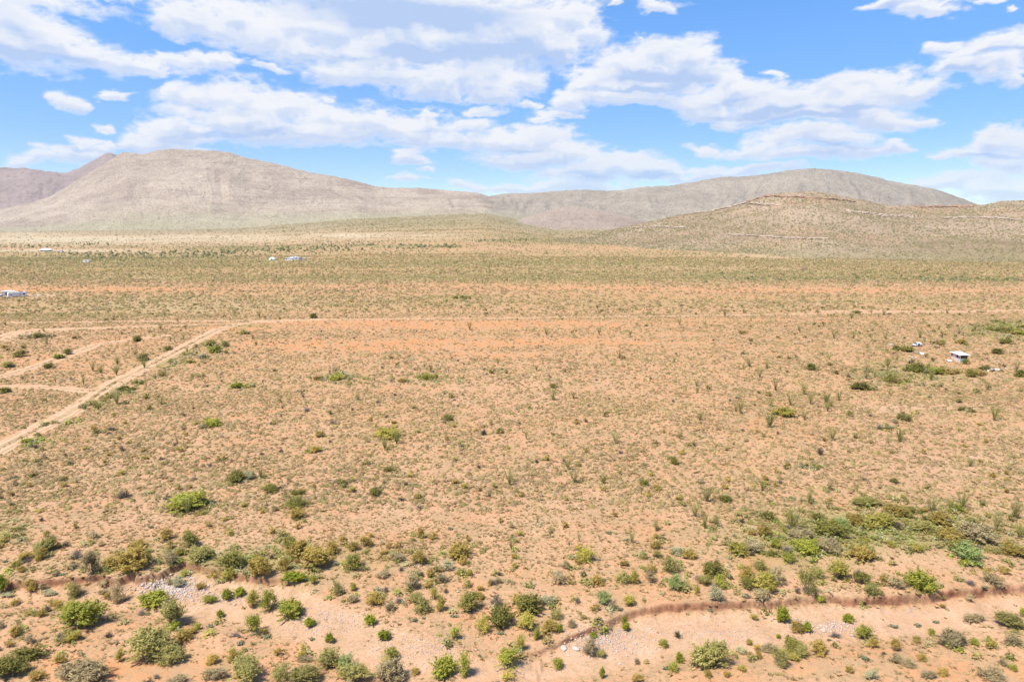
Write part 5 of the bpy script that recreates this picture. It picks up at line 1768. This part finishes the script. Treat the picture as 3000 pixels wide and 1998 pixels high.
# ------------------------------------------------------------------ stones
M_ROCK, T, B = new_mat("pale_stone", .95, .1)
oi_ = T.node('ShaderNodeNewGeometry')
T.l.new(T.mix(T.noise(oi_.outputs['Position'], 2.3, 4), T.mix(T.noise(oi_.outputs['Position'], .8, 2), (.52, .42, .36), (.72, .64, .57)), (.42, .31, .25)), B.inputs['Base Color'])

def rock_verts(seed, flat=.6):
    bm = bmesh.new(); bmesh.ops.create_icosphere(bm, subdivisions=2, radius=1)
    rg = np.random.default_rng(seed)
    pl = [(unit(rg.normal(size=3)), rg.uniform(.55, .85)) for _ in range(9)]
    for v in bm.verts:
        p = np.array(v.co)
        for n_, d_ in pl:
            k = p @ n_
            if k > d_: p = p - n_ * (k - d_)
        v.co = p * np.array([1, 1, flat])
    V = np.array([v.co[:] for v in bm.verts]); F = np.array([[q.index for q in f.verts] for f in bm.faces]); bm.free()
    return V, F

BOULDERS = [
 (R2,1567,990,26,24,"round white boulder in the wash beside the dusty half-dead bush"),
 (R2,1535,938,70,22,"long pale rock slab at the left foot of the cut bank"),
 (R2,1620,940,60,24,"pale rock slab right of the long one under the cut bank"),
 (R3,975,935,46,28,"grey boulder in the stone patch south of the wash"),
 (R3,840,868,22,16,"small white stone on the wash floor left of the low green shrub"),
 (R3,1240,862,16,12,"small white stone on the wash floor right of the low green shrub"),
 (R1,1620,640,30,20,"pale stone below the two bright shrubs"),
 (R1,1990,700,30,24,"pale stone at the left foot of the round bright bush"),
 (R1,1060,545,46,22,"white flat rock in the middle of the pale gravel patch"),
 (R1,975,580,40,22,"white flat rock at the lower left of the gravel patch"),
 (R1,1160,490,34,18,"pale rock at the upper right of the gravel patch"),
 (R2,930,948,22,14,"small pale stone in the middle of the wash"),
 (R2,1920,1045,30,24,"white stone on the sand south of the wash"),
]
for i, ((ox, oy, sc_), cx, by, w_, h_, lab) in enumerate(BOULDERS):
    x, y, z = ground(ox + cx / sc_, oy + by / sc_)
    w = w_ / sc_ * (y * cp + (CAM_H - z) * sp) / FPX
    V, F = rock_verts(40 + i, .55 if h_ > .6 * w_ else .3)
    o = mesh_np("boulder", V * np.array([w * .55, w * .4, w * .5]), F3=F, mat=M_ROCK)
    o.location = (x, y, z + w * .05); o.rotation_euler = (0, 0, i * 1.3)
    tag(o, lab, "rock")

# ledges breaking out of the near hill
M_LEDGE, T, B = new_mat("ledge_rock", .97, .05)
_g = T.node('ShaderNodeNewGeometry').outputs['Position']
T.l.new(T.mix(T.ss(T.noise(_g, .35, 5, .7), .35, .65), (.36, .265, .19), (.50, .39, .30)), B.inputs['Base Color'])
M_LEDGE2, T, B = new_mat("ledge_rock_brown", .97, .05)
T.l.new(T.mix(T.ss(T.noise(T.node('ShaderNodeNewGeometry').outputs['Position'], .35, 5, .7), .35, .65), (.27, .155, .09), (.42, .27, .18)), B.inputs['Base Color'])
_HPX, _HPY = to_pix(HN['X'], HN['Y'], HN['Z'])
_vis = HN['t'][:, None] <= 1.0 + 0 * _HPX
def hill_pt(px, py):
    d = np.where(_vis, (_HPX - px) ** 2 + ((_HPY - py) * 2.0) ** 2, 1e12)
    i = np.unravel_index(np.argmin(d), d.shape)
    return HN['X'][i], HN['Y'][i], HN['Z'][i]
for i, (pts, hh, mm, n, lab) in enumerate([
    ([(2030, 598), (2120, 595), (2200, 597), (2290, 603)], 4.2, M_LEDGE, 46, "upper pale ledge across the left shoulder of the tan hill"),
    ([(2480, 620), (2540, 626), (2600, 634), (2680, 637)], 5.0, M_LEDGE, 50, "longest pale ledge in the middle of the tan hill"),
    ([(2690, 608), (2760, 607), (2850, 606)], 5.0, M_LEDGE2, 34, "brown cliff band on the right skyline of the tan hill"),
    ([(2180, 577), (2250, 575), (2330, 578), (2440, 584), (2500, 592)], 3.4, M_LEDGE2, 52, "broken brown rim rock just under the tan hill's summit"),
    ([(2140, 688), (2200, 690), (2300, 697), (2430, 700)], 3.0, M_LEDGE, 46, "low pinkish outcrop at the foot of the tan hill"),
    ([(1860, 668), (1940, 664), (2010, 668)], 3.4, M_LEDGE, 34, "pinkish rocky patch on the tan hill's left spur"),
    ([(2760, 640), (2840, 636), (2930, 640), (2990, 646)], 3.0, M_LEDGE, 40, "faint pale ledge at the right edge of the tan hill"),
]):
    rg = np.random.default_rng(300 + i)
    pa = np.array(pts, float); L_ = np.concatenate([[0], np.cumsum(np.abs(np.diff(pa[:, 0])))])
    Vs, Fs = [], []; nv = 0
    for j in range(n):
        t_ = (j + rg.uniform(-.4, .4)) / n * L_[-1]
        x, y, z = hill_pt(np.interp(t_, L_, pa[:, 0]), np.interp(t_, L_, pa[:, 1]) + rg.normal() * 1.0)
        V, F = rock_verts(int(rg.integers(50)), .6)
        span = L_[-1] / n * y / FPX
        s_ = np.array([span * rg.uniform(1.5, 2.3), span * rg.uniform(.8, 1.5), hh * rg.choice([.3, .5, .8, 1.1])])
        Vs.append(V * s_ + np.array([x, y, z + hh * .10])); Fs.append(F + nv); nv += len(V)
    VV = np.concatenate(Vs); c0 = VV.mean(0)
    o = mesh_np("rock_ledge", VV - c0, F3=np.concatenate(Fs), mat=mm)
    o.location = c0
    tag(o, lab, "rock ledge")

def build_gravel():
    rg = np.random.default_rng(9)
    areas = [(500, 1722, 90, 30, 1500, (.05, .20)), (640, 1752, 140, 16, 400, (.04, .12)), (940, 1820, 150, 46, 900, (.03, .10)), (1250, 1900, 160, 40, 700, (.03, .10)), (1780, 1880, 120, 44, 900, (.04, .14)),
             (2000, 1845, 200, 30, 350, (.03, .09)), (2420, 1838, 110, 22, 500, (.04, .15)), (2150, 1860, 120, 26, 300, (.03, .10)), (680, 1745, 60, 12, 200, (.05, .14)), (1230, 1655, 60, 16, 120, (.05, .12)), (2680, 1790, 220, 20, 250, (.03, .09)), (1500, 1955, 200, 30, 300, (.03, .08))]
    Vs, Fs = [], []; nv = 0
    pr = [rock_verts(s, .6) for s in (1, 2, 3)]
    O = [ (np.array([[1,0,0],[-1,0,0],[0,1,0],[0,-1,0],[0,0,1],[0,0,-1]], float) * np.array([1,.8,.6]), np.array([[0,2,4],[2,1,4],[1,3,4],[3,0,4],[2,0,5],[1,2,5],[3,1,5],[0,3,5]])) ]
    for cx, cy, rx, ry, n, (s0, s1) in areas:
        px = cx + rg.normal(size=n) * rx * .55; py = cy + rg.normal(size=n) * ry * .55
        x, y, z = ground(px, py)
        s = rg.uniform(s0, s1, n) * rg.choice([.6, 1, 1.5], n, p=[.5, .38, .12])
        V, F = O[0]
        rz = rg.uniform(0, 6.28, n); c, sn = np.cos(rz)[:, None], np.sin(rz)[:, None]
        J = V[None] * s[:, None, None] * rg.uniform(.7, 1.3, (n, 6, 1))
        P = np.stack([J[..., 0] * c - J[..., 1] * sn + x[:, None], J[..., 0] * sn + J[..., 1] * c + y[:, None], J[..., 2] + z[:, None] + .02], -1)
        Vs.append(P.reshape(-1, 3)); Fs.append((F[None] + (np.arange(n) * 6)[:, None, None]).reshape(-1, 3) + nv); nv += n * 6
    o = mesh_np("gravel", np.concatenate(Vs), F3=np.concatenate(Fs), mat=M_ROCK)
    tag(o, "pale stones and gravel strewn along the dry wash", "gravel", kind="stuff")
build_gravel()

# ------------------------------------------------------------------ built things
def paint(name, col, rough=.6, spec=.3, dirt=None, metal=0.0, scale=1.2):
    m, T, B = new_mat(name, rough, spec)
    p = T.node('ShaderNodeTexCoord').outputs['Object']
    d = dirt or tuple(c * .72 for c in col)
    n = T.ss(T.noise(p, scale, 5, .65), .48, .72)
    T.l.new(T.mix(n, col, d), B.inputs['Base Color'])
    B.inputs['Metallic'].default_value = metal
    return m
M_WHITE = paint("white_paint", (.80, .79, .77), dirt=(.62, .57, .52))
M_ROOF = paint("white_roof_sheet", (.86, .86, .85), .45, dirt=(.72, .70, .67))
M_PINKW = paint("weathered_board", (.66, .56, .53), .85, dirt=(.46, .33, .28))
M_BROWN = paint("bare_board", (.25, .15, .10), .9, dirt=(.36, .26, .18))
M_DARK = paint("dark_opening", (.05, .035, .035), .8)
M_TEAL = paint("teal_sheet", (.17, .42, .38), .7, dirt=(.24, .42, .36))
M_MAROON = paint("maroon_paint", (.24, .035, .05), .4, .5)
M_GLASS = paint("dark_glass", (.06, .065, .08), .12, .6)
M_RUBBER = paint("rubber", (.03, .03, .03), .8)
M_BLUE = paint("blue_tarp", (.10, .27, .62), .6)
M_CREAM = paint("cream_membrane", (.62, .66, .50), .6, dirt=(.52, .55, .42))
M_GREYM = paint("grey_metal", (.42, .42, .43), .5, .4, metal=.3)
M_PIPE = paint("dark_post", (.045, .04, .035), .8)

def cuboid(bm, x0, x1, y0, y1, z0, z1, bevel=0.0):
    vs = [bm.verts.new(c) for c in ((x0, y0, z0), (x1, y0, z0), (x1, y1, z0), (x0, y1, z0), (x0, y0, z1), (x1, y0, z1), (x1, y1, z1), (x0, y1, z1))]
    fs = [bm.faces.new([vs[i] for i in q]) for q in ((3, 2, 1, 0), (4, 5, 6, 7), (0, 1, 5, 4), (1, 2, 6, 5), (2, 3, 7, 6), (3, 0, 4, 7))]
    if bevel:
        es = list({e for f in fs for e in f.edges})
        bmesh.ops.bevel(bm, geom=es, offset=bevel, segments=2, profile=.5, affect='EDGES')

def prism(bm, prof, y0, y1):
    """profile in x,z swept along y"""
    a = [bm.verts.new((x, y0, z)) for x, z in prof]; b = [bm.verts.new((x, y1, z)) for x, z in prof]
    n = len(prof)
    bm.faces.new(a); bm.faces.new(b[::-1])
    for i in range(n):
        bm.faces.new([a[i], b[i], b[(i + 1) % n], a[(i + 1) % n]])
    bmesh.ops.recalc_face_normals(bm, faces=bm.faces[:])

def cyl(bm, c, r, h, axis='Z', seg=12, r2=None):
    ret = bmesh.ops.create_cone(bm, cap_ends=True, segments=seg, radius1=r, radius2=r if r2 is None else r2, depth=h)
    M = Matrix.Translation(c)
    if axis == 'Y': M = M @ Matrix.Rotation(math.pi / 2, 4, 'X')
    if axis == 'X': M = M @ Matrix.Rotation(math.pi / 2, 4, 'Y')
    bmesh.ops.transform(bm, matrix=M, verts=ret['verts'])

def part(name, parent, mat, fn):
    bm = bmesh.new(); fn(bm)
    me = bpy.data.meshes.new(name); bm.to_mesh(me); bm.free(); me.materials.append(mat)
    o = bpy.data.objects.new(name, me); COL.objects.link(o)
    if parent: o.parent = parent
    return o

def empty(name, px, py, rz, label, cat, group=None, dz=0.0):
    x, y, z = ground(px, py)
    o = bpy.data.objects.new(name, None); COL.objects.link(o)
    o.location = (x, y, z + dz); o.rotation_euler = (0, 0, rz); o.empty_display_size = .5
    tag(o, label, cat, group)
    return o
def box(*a, **k): return lambda bm: cuboid(bm, *a, **k)

# --- shed at the right: local x runs along the short open side, y along the long side, origin at its near corner
sh = empty("shed", 2812, 1060.5, math.radians(-3), "small white roofed wooden shed with teal lower wall", "shed")
LX, LY, HH = 2.35, 5.6, 2.15
sh.scale = (.86, .80, .92)
part("wall", sh, M_PINKW, box(-.04, .04, 0, 1.15, 0, HH))
part("wall", sh, M_PINKW, box(-.04, .04, 1.15, 2.35, 0, .95))
part("wall", sh, M_PINKW, box(-.04, .04, 2.35, 4.6, 0, HH + .05))
part("wall", sh, M_BROWN, box(-.04, .04, 4.6, LY, 1.0, HH + .05))
part("wall", sh, M_PINKW, box(-.043, .037, 4.6, LY, 0, 1.0))
part("wall", sh, M_BROWN, box(-.04, LX, LY, LY + .06, 0, HH))
part("wall", sh, M_BROWN, box(LX - .06, LX, 0, LY, 0, HH - .05))
part("panel", sh, M_TEAL, box(.08, 1.55, -.05, .0, .05, 1.12))
part("panel", sh, paint("green_sheet", (.13, .27, .17), .8), box(1.55, LX - .02, -.045, .005, .05, 1.0))
def posts(bm):
    for x in (.02, .8, 1.55, LX - .05): cuboid(bm, x - .05, x + .05, .01, .11, 0, HH)
part("corner_post", sh, M_PINKW, box(-.08, .10, -.07, .02, 0, HH))
part("frame", sh, M_BROWN, posts)
part("floor", sh, M_BROWN, box(.05, LX - .07, .12, LY - .02, 0.02, .1))
d = part("window", sh, M_DARK, box(-.02, .02, 1.2, 2.3, .97, HH - .1))
w1_ = part("window", sh, M_DARK, box(-.07, -.042, .35, .75, 1.05, 1.6))
def _rf(bm):
    vs = [(-.55, -.45, HH + .02), (LX + .75, -.45, HH + .12), (LX + .75, LY + .5, HH + .22), (-.55, LY + .5, HH + .12)]
    a = [bm.verts.new(v) for v in vs]; b = [bm.verts.new((x, y, z + .07)) for x, y, z in vs]
    bm.faces.new(a[::-1]); bm.faces.new(b)
    for i in range(4): bm.faces.new([a[i], a[(i + 1) % 4], b[(i + 1) % 4], b[i]])
part("roof", sh, M_ROOF, _rf)

def sheet(name, px, py, w, d_, rz, mat, lab, cat="debris", h=.05, tilt=0.0, group=None, dz=.03, bend=.15):
    def f(bm):
        n = 6
        g = [[bm.verts.new((-w / 2 + w * i / n, -d_ / 2 + d_ * j / 2, bend * math.sin(i * 1.7 + j) * .5 + abs(bend) * .5 + tilt * (j / 2))) for i in range(n + 1)] for j in range(3)]
        t = [[bm.verts.new((v.co.x, v.co.y, v.co.z + h)) for v in r] for r in g]
        for j in range(2):
            for i in range(n):
                bm.faces.new([g[j + 1][i], g[j + 1][i + 1], g[j][i + 1], g[j][i]])
                bm.faces.new([t[j][i], t[j][i + 1], t[j + 1][i + 1], t[j + 1][i]])
        for i in range(n):
            bm.faces.new([g[0][i], g[0][i + 1], t[0][i + 1], t[0][i]]); bm.faces.new([g[2][i + 1], g[2][i], t[2][i], t[2][i + 1]])
        for j in range(2):
            bm.faces.new([g[j + 1][0], g[j][0], t[j][0], t[j + 1][0]]); bm.faces.new([g[j][n], g[j + 1][n], t[j + 1][n], t[j][n]])
    o = part(name, None, mat, f)
    x, y, z = ground(px, py); o.location = (x, y, z + dz); o.rotation_euler = (0, 0, rz)
    tag(o, lab, cat, group)
    return o

sheet("roof_panel", 2781, 1059, 1.7, 1.3, .3, M_ROOF, "crumpled white sheet lying left of the shed", bend=.35)
sheet("board", 2805, 1060.5, .35, .08, .3, M_ROOF, "white board leaning at the shed's near corner", "board", h=.9, bend=0)
sheet("metal_sheet", 2919, 1060, 2.0, .6, -.1, M_ROOF, "long white strip on the ground right of the shed", bend=.05)
sheet("board", 2907, 1075, 1.5, .4, .1, paint("tan_board", (.55, .45, .33), .8), "tan board lying right below the shed", "board", bend=.05)
tarp = sheet("tarp", 2920, 1087, 3.0, 1.1, -.15, paint("pale_tarp", (.58, .50, .45), .8), "low greyish tarp heap at the right below the shed", bend=.5, h=.12)

def bag(px, py, s, lab, mat=M_WHITE, name="rubbish_bag", cat="rubbish", fl=.7):
    V, F = rock_verts(int(px) % 97, fl)
    x, y, z = ground(px, py)
    o = mesh_np(name, V * s / 2, F3=F, mat=mat); o.location = (x, y, z + s * .2)
    tag(o, lab, cat); return o
bag(2884, 1086, .55, "left one of three white lumps right below the shed")
bag(2895, 1088, .62, "middle and largest of three white lumps right below the shed")
bag(2903.5, 1090.5, .45, "right one of three white lumps right below the shed")
bag(2945.5, 1080, .42, "white scrap beside the dark shrub at far right")
bag(2787.7, 1085, .5, "white lump on the ground straight below the shed")
bag(2664.5, 1045, .6, "white scrap left of two others above the dirt heap")
bag(2673, 1047.5, .45, "middle white scrap above the dirt heap")
bag(2683.7, 1047.5, .42, "right white scrap above the dirt heap")
bag(2668, 1076, .4, "white scrap on top of the dirt heap")
bag(2644, 1028, .6, "white object between ocotillo and deep green bush", name="bucket", cat="container")

wp = empty("marker_post", 2792, 1079.5, 0, "short white upright post below the shed", "post")
part("pole", wp, M_WHITE, lambda bm: cyl(bm, (0, 0, .3), .05, .64)); part("cap", wp, M_WHITE, lambda bm: cyl(bm, (0, 0, .64), .075, .07))

cr = empty("cooler_box", 2610.4, 1012, .3, "white box alone on the sand left of the car", "box")
part("body", cr, M_WHITE, box(-.32, .32, -.22, .22, 0, .36, bevel=.04)); part("lid", cr, M_ROOF, box(-.34, .34, -.24, .24, .363, .44, bevel=.02))

tb = empty("bathtub", 2702, 1037, .5, "pale tipped tub lying in the junk heap below the car", "tub")
def _tub(bm):
    prof = []
    for i in range(13):
        a = math.pi * i / 12; prof.append((math.cos(a) * .42, .05 + math.sin(a) * .36))
    for i in range(13):
        a = math.pi * (12 - i) / 12; prof.append((math.cos(a) * .36, .05 + math.sin(a) * .30))
    prism(bm, prof, -.65, .65)
part("shell", tb, M_ROOF, _tub)
part("end_wall", tb, M_WHITE, lambda bm: prism(bm, [(math.cos(math.pi * i / 12) * .359, .05 + math.sin(math.pi * i / 12) * .299) for i in range(13)], -.64, -.60))
jh = empty("junk_heap", 2686, 1036, .1, "heap of brownish boards and scrap beside the tipped tub", "junk")
def _jh(bm):
    r = random.Random(3)
    for i in range(16):
        s = bmesh.ops.create_cube(bm, size=1)['verts']
        bmesh.ops.transform(bm, verts=s, matrix=Matrix.Translation((r.uniform(-1, 1), r.uniform(-.5, .5), r.uniform(.05, .35))) @ Matrix.Rotation(r.uniform(0, 3), 4, 'Z') @ Matrix.Rotation(r.uniform(-.5, .5), 4, 'X') @ Matrix.Diagonal((r.uniform(.5, 1.3), r.uniform(.08, .3), .05, 1)))
part("boards", jh, paint("grey_brown_wood", (.38, .30, .25), .9), _jh)
part("wreckage", jh, M_BROWN, lambda bm: [cuboid(bm, -.9 + i * .4, -.6 + i * .4, -.3, -.1 + .1 * i, 0, .25) for i in range(3)])
bag(2744, 1018.5, 1.9, "long dark brown debris mound right of the car", mat=M_BROWN, name="debris_mound", cat="debris", fl=.3)

# --- the parked car
car = empty("car", 2686, 1014.5, math.radians(203), "white hatchback car with maroon doors parked on open sand", "car")
L2, W2 = 1.65, .68
def _body(bm):
    prof = [(-L2, .28), (L2, .26), (L2 + .04, .42), (L2 - .05, .58), (.75, .70), (.30, .72), (-1.35, .72), (-L2, .66), (-L2 - .03, .45)]
    prism(bm, prof, -W2, W2)
part("body", car, M_WHITE, _body)
def _cab(bm):
    b = [(.72, -W2 + .03, .722), (.72, W2 - .03, .722), (-1.55, W2 - .03, .722), (-1.55, -W2 + .03, .722)]
    t = [(.15, -W2 + .16, 1.14), (.15, W2 - .16, 1.14), (-1.30, W2 - .16, 1.16), (-1.30, -W2 + .16, 1.16)]
    B_ = [bm.verts.new(v) for v in b]; T_ = [bm.verts.new(v) for v in t]
    bm.faces.new(T_[::-1])
    for i in range(4): bm.faces.new([B_[i], B_[(i + 1) % 4], T_[(i + 1) % 4], T_[i]])
    bmesh.ops.recalc_face_normals(bm, faces=bm.faces[:])
part("roof", car, M_ROOF, _cab)
def _ws(bm):
    vs = [(.735, -W2 + .12, .75), (.735, W2 - .12, .75), (.22, W2 - .20, 1.11), (.22, -W2 + .20, 1.11)]
    a = [bm.verts.new(v) for v in vs]; b = [bm.verts.new((x + .03, y, z + .03)) for x, y, z in vs]
    bm.faces.new(a[::-1]); bm.faces.new(b)
    for i in range(4): bm.faces.new([a[i], a[(i + 1) % 4], b[(i + 1) % 4], b[i]])
part("windscreen", car, M_GLASS, _ws)
for sy in (-1, 1):
    dr = part("door", car, M_MAROON, box(-.55, .45, sy * W2 - .02, sy * W2 + .02, .30, .75)); dr["label"] = "maroon side door"
    part("window", dr, M_GLASS, box(-.50, .35, sy * (W2 - .075) - .03, sy * (W2 - .075) + .03, .76, 1.06))
    part("handle", dr, M_DARK, box(-.45, -.33, sy * (W2 + .03) - .012, sy * (W2 + .03) + .012, .62, .66))
    part("headlight", car, M_GLASS, box(L2 - .04, L2 + .06, sy * .5 - .12, sy * .5 + .12, .48, .60))
    for sx in (-1.05, 1.05):
        wh = part("wheel", car, M_RUBBER, lambda bm: cyl(bm, (sx, sy * (W2 - .06), .26), .26, .16, 'Y', 16))
        part("rim", wh, M_GREYM, lambda bm: cyl(bm, (sx, sy * (W2 + .025), .26), .15, .02, 'Y', 12))
part("grille", car, M_DARK, box(L2 + .03, L2 + .065, -.32, .32, .44, .57))
part("bumper", car, M_MAROON, box(L2 - .1, L2 + .10, -W2, W2, .25, .36))

# --- homestead at the left edge
hs_ = empty("house", 6, 867, math.radians(6), "white cottage with flat metal roof behind the camper at the left edge", "house")
part("wall", hs_, M_WHITE, box(0, 5.6, 0, 2.6, 0, 2.35))
part("roof", hs_, M_ROOF, lambda bm: prism(bm, [(-.5, 2.36), (6.1, 2.36), (6.1, 2.5), (2.8, 2.72), (-.5, 2.5)], -.6, 3.1))
for a, b, z0, z1 in ((1.9, 2.6, .15, 1.9), (3.0, 3.6, 1.1, 1.7)):
    part("door" if z0 < .5 else "window", hs_, M_DARK, box(a, b, -.03, .02, z0, z1))
tr_ = empty("camper_trailer", 24.5, 873, math.radians(46), "long white camper trailer parked in front of the cottage", "trailer")
def _tb(bm):
    prism(bm, [(0, .55), (.5, .42), (8.2, .42), (8.4, .7), (8.4, 2.55), (8.1, 2.75), (.5, 2.75), (.1, 2.3)], 0, 2.3)
part("body", tr_, M_WHITE, _tb)
part("stripe", tr_, M_PINKW, box(.15, 8.38, -.012, .004, 1.75, 1.87))
for a, b, z0, z1, nm in ((1.1, 1.8, 1.25, 1.65, "window"), (6.6, 7.6, 1.2, 1.95, "window"), (5.0, 5.6, .55, 2.1, "door")):
    part(nm, tr_, M_GLASS if nm == "window" else M_GREYM, box(a, b, -.03, .01, z0, z1))
part("roof_vent", tr_, M_DARK, box(5.2, 6.9, .7, 1.5, 2.752, 2.95))
for sx in (3.6, 4.5):
    part("wheel", tr_, M_RUBBER, lambda bm: cyl(bm, (sx, .06, .36), .36, .22, 'Y', 14))
ft = empty("flatbed_trailer", 4, 875, math.radians(4), "low dark flatbed trailer in front of the camper, loaded with tan junk", "trailer")
part("deck", ft, M_DARK, box(0, 4.0, -.9, .8, .35, .5))
part("wheel", ft, M_RUBBER, lambda bm: cyl(bm, (2.2, -.95, .32), .32, .2, 'Y', 14)); part("wheel", ft, M_RUBBER, lambda bm: cyl(bm, (2.2, .86, .32), .32, .2, 'Y', 14))
def _load(bm):
    r = random.Random(8)
    for i in range(10):
        x = .3 + i * .34; cuboid(bm, x, x + r.uniform(.2, .32), r.uniform(-.7, -.3), r.uniform(.1, .6), .503, .503 + r.uniform(.1, .45))
part("load", ft, paint("tan_junk", (.48, .41, .28), .9), _load)
cb = empty("pickup_bed", 1, 869, math.radians(4), "blue-grey vehicle cut by the left edge beside the cottage", "vehicle")
part("body", cb, paint("slate_paint", (.22, .26, .36), .4), box(-3.5, 1.2, -.9, .9, .4, .95, bevel=.08)); part("cover", cb, M_ROOF, box(-3.3, 1.0, -.8, .8, .955, 1.08, bevel=.03))
part("wheel", cb, M_RUBBER, lambda bm: cyl(bm, (.3, -.85, .34), .34, .2, 'Y', 14))
sheet("metal_sheet", 113, 865, 4.4, 1.5, .45, M_ROOF, "pale metal sheet on bare soil right of the camper", bend=.12)

# --- dome and camp, far left of centre
def scale_at(px, py):
    x, y, z = ground(px, py)
    return (y * cp + (CAM_H - z) * sp) / FPX
k = scale_at(799, 764)
dm = empty("dome_tent", 799, 763, 0, "pale cream dome tent standing alone in olive brush", "tent")
def _dome(bm):
    bmesh.ops.create_uvsphere(bm, u_segments=28, v_segments=16, radius=11.9 * k)
    bmesh.ops.bisect_plane(bm, geom=bm.verts[:] + bm.edges[:] + bm.faces[:], plane_co=(0, 0, 1.5), plane_no=(0, 0, 1), clear_inner=True)
    for v in bm.verts: v.co.z = max(v.co.z, 0) - 1.5 + .9
part("canopy", dm, M_CREAM, _dome)
part("base_ring", dm, paint("dome_skirt", (.50, .53, .42), .8), lambda bm: cyl(bm, (0, 0, .45), 11.6 * k, .9, seg=28))
part("door", dm, paint("dome_door", (.30, .32, .25), .8), box(-.6, .6, -11.9 * k, -11.3 * k, 0.05, 2.0))
def building(name, px, py, w, d_, h, rz, lab, cat, roofk=.25, wall=M_WHITE, roof=M_ROOF, wins=((.2, .3),), eave=.3):
    e_ = empty(name, px, py, rz, lab, cat)
    part("wall", e_, wall, box(0, w, 0, d_, 0, h))
    part("roof", e_, roof, lambda bm: prism(bm, [(-eave, h + .004), (w + eave, h + .004), (w + eave, h + .12), (w / 2, h + .12 + roofk), (-eave, h + .12)], -eave, d_ + eave))
    for a, b in wins:
        part("window", e_, M_DARK, box(w * a, w * b, -.04, .02, h * .4, h * .8))
    return e_
building("cabin", 835.5, 763.5, 21 * k, 4, 2.3, .02, "white cabin nearest the dome in the far camp", "cabin", wins=((.12, .24),), roofk=.5)
building("motorhome", 851, 760.5, 15.5 * k, 3, 2.9, 0, "tallest white vehicle-like body behind the white cabin in the camp", "trailer", wins=((.55, .85),), roofk=.05, eave=.05)
building("cabin", 861, 760.8, 15 * k, 4, 1.9, 0, "long low white hut with dark band under its roof in the camp", "cabin", wins=((.3, .7),), roofk=.3)
bt = empty("tarp_shelter", 875, 762, 0, "blue tarp shelter at the right end of the camp", "shelter")
part("tarp", bt, M_BLUE, lambda bm: prism(bm, [(0, .4), (0, 1.7), (1.2, 2.1), (2.4, 1.2), (2.4, .4)], 0, 2.5)); part("pole", bt, M_PIPE, lambda bm: cyl(bm, (1.2, -.1, 1.0), .06, 2.1))
cn = empty("canopy", 886.5, 762, 0, "white roofed open canopy rightmost in the camp", "canopy")
part("roof", cn, M_ROOF, box(0, 9 * k, 0, 2.6, 2.0, 2.3)); part("counter", cn, M_WHITE, box(.8, 2.4, .5, 1.6, 0, 1.0))
for a, b in ((.1, .1), (9 * k - .1, .1), (.1, 2.5), (9 * k - .1, 2.5)): part("post", cn, M_GREYM, lambda bm: cyl(bm, (a, b, 1.0), .06, 2.0))
pp = empty("utility_pole", 884, 767, 0, "short dark pole standing in front of the camp canopy", "pole")
part("pole", pp, M_PIPE, lambda bm: cyl(bm, (0, 0, 2.0), .12, 4.0, r2=.09)); part("crossbar", pp, M_PIPE, box(-.35, .35, -.05, .05, 3.4, 3.5))

k2 = scale_at(129, 736)
h3 = empty("house", 115, 737, 0, "far low house with white hipped roof above the brush at left", "house")
part("wall", h3, paint("shaded_wall", (.40, .36, .32), .8), box(1, 29 * k2 - 1, 0, 8, 0, 1.9))
def _hip(bm):
    W_, D_ = 29 * k2, 9
    a = [bm.verts.new(v) for v in ((0, -.6, 1.9), (W_, -.6, 1.9), (W_, D_, 1.9), (0, D_, 1.9), (W_ * .28, D_ / 2, 4.1), (W_ * .62, D_ / 2, 4.1))]
    for q in ((3, 2, 1, 0), (0, 1, 5, 4), (1, 2, 5), (2, 3, 4, 5), (3, 0, 4)): bm.faces.new([a[i] for i in q])
part("roof", h3, M_ROOF, _hip)
part("door", h3, M_DARK, box(3, 4.2, -.05, .02, .1, 1.8))
building("cabin", 176, 740, 5 * k2, 3, 2.6, 0, "tiny white hut right of the far white roofed house", "cabin", wins=((.4, .6),))
building("trailer_home", 242, 769, 17.5 * k, 2.8, 2.0, .1, "lone pale trailer in the olive brush at left", "trailer", wins=((.5, .65),), roofk=.08, eave=.05)

# --- posts
def post(px, py, h, r, mat, lab, name="fence_post"):
    o = empty(name, px, py, 0, lab, "post")
    part("shaft", o, mat, lambda bm: cyl(bm, (0, 0, h / 2 - .05), r, h, seg=8)); part("cap", o, mat, lambda bm: cyl(bm, (0, 0, h - .03), r * 1.3, .06, seg=8))
post(785.6, 941.5, 2.1, .10, M_WHITE, "white marker post beside the cross track", "marker_post")
post(519.7, 1301, 1.05, .07, M_PIPE, "black post standing in the scrub below the track")
post(311, 1001.5, 1.3, .05, M_PIPE, "left one of two thin dark posts at the middle track's end")
post(339, 1000, 1.25, .05, M_PIPE, "right one of two thin dark posts at the middle track's end")
post(1122, 778, 2.6, .12, M_WHITE, "pale pole standing in the far olive brush right of the camp", "marker_post")
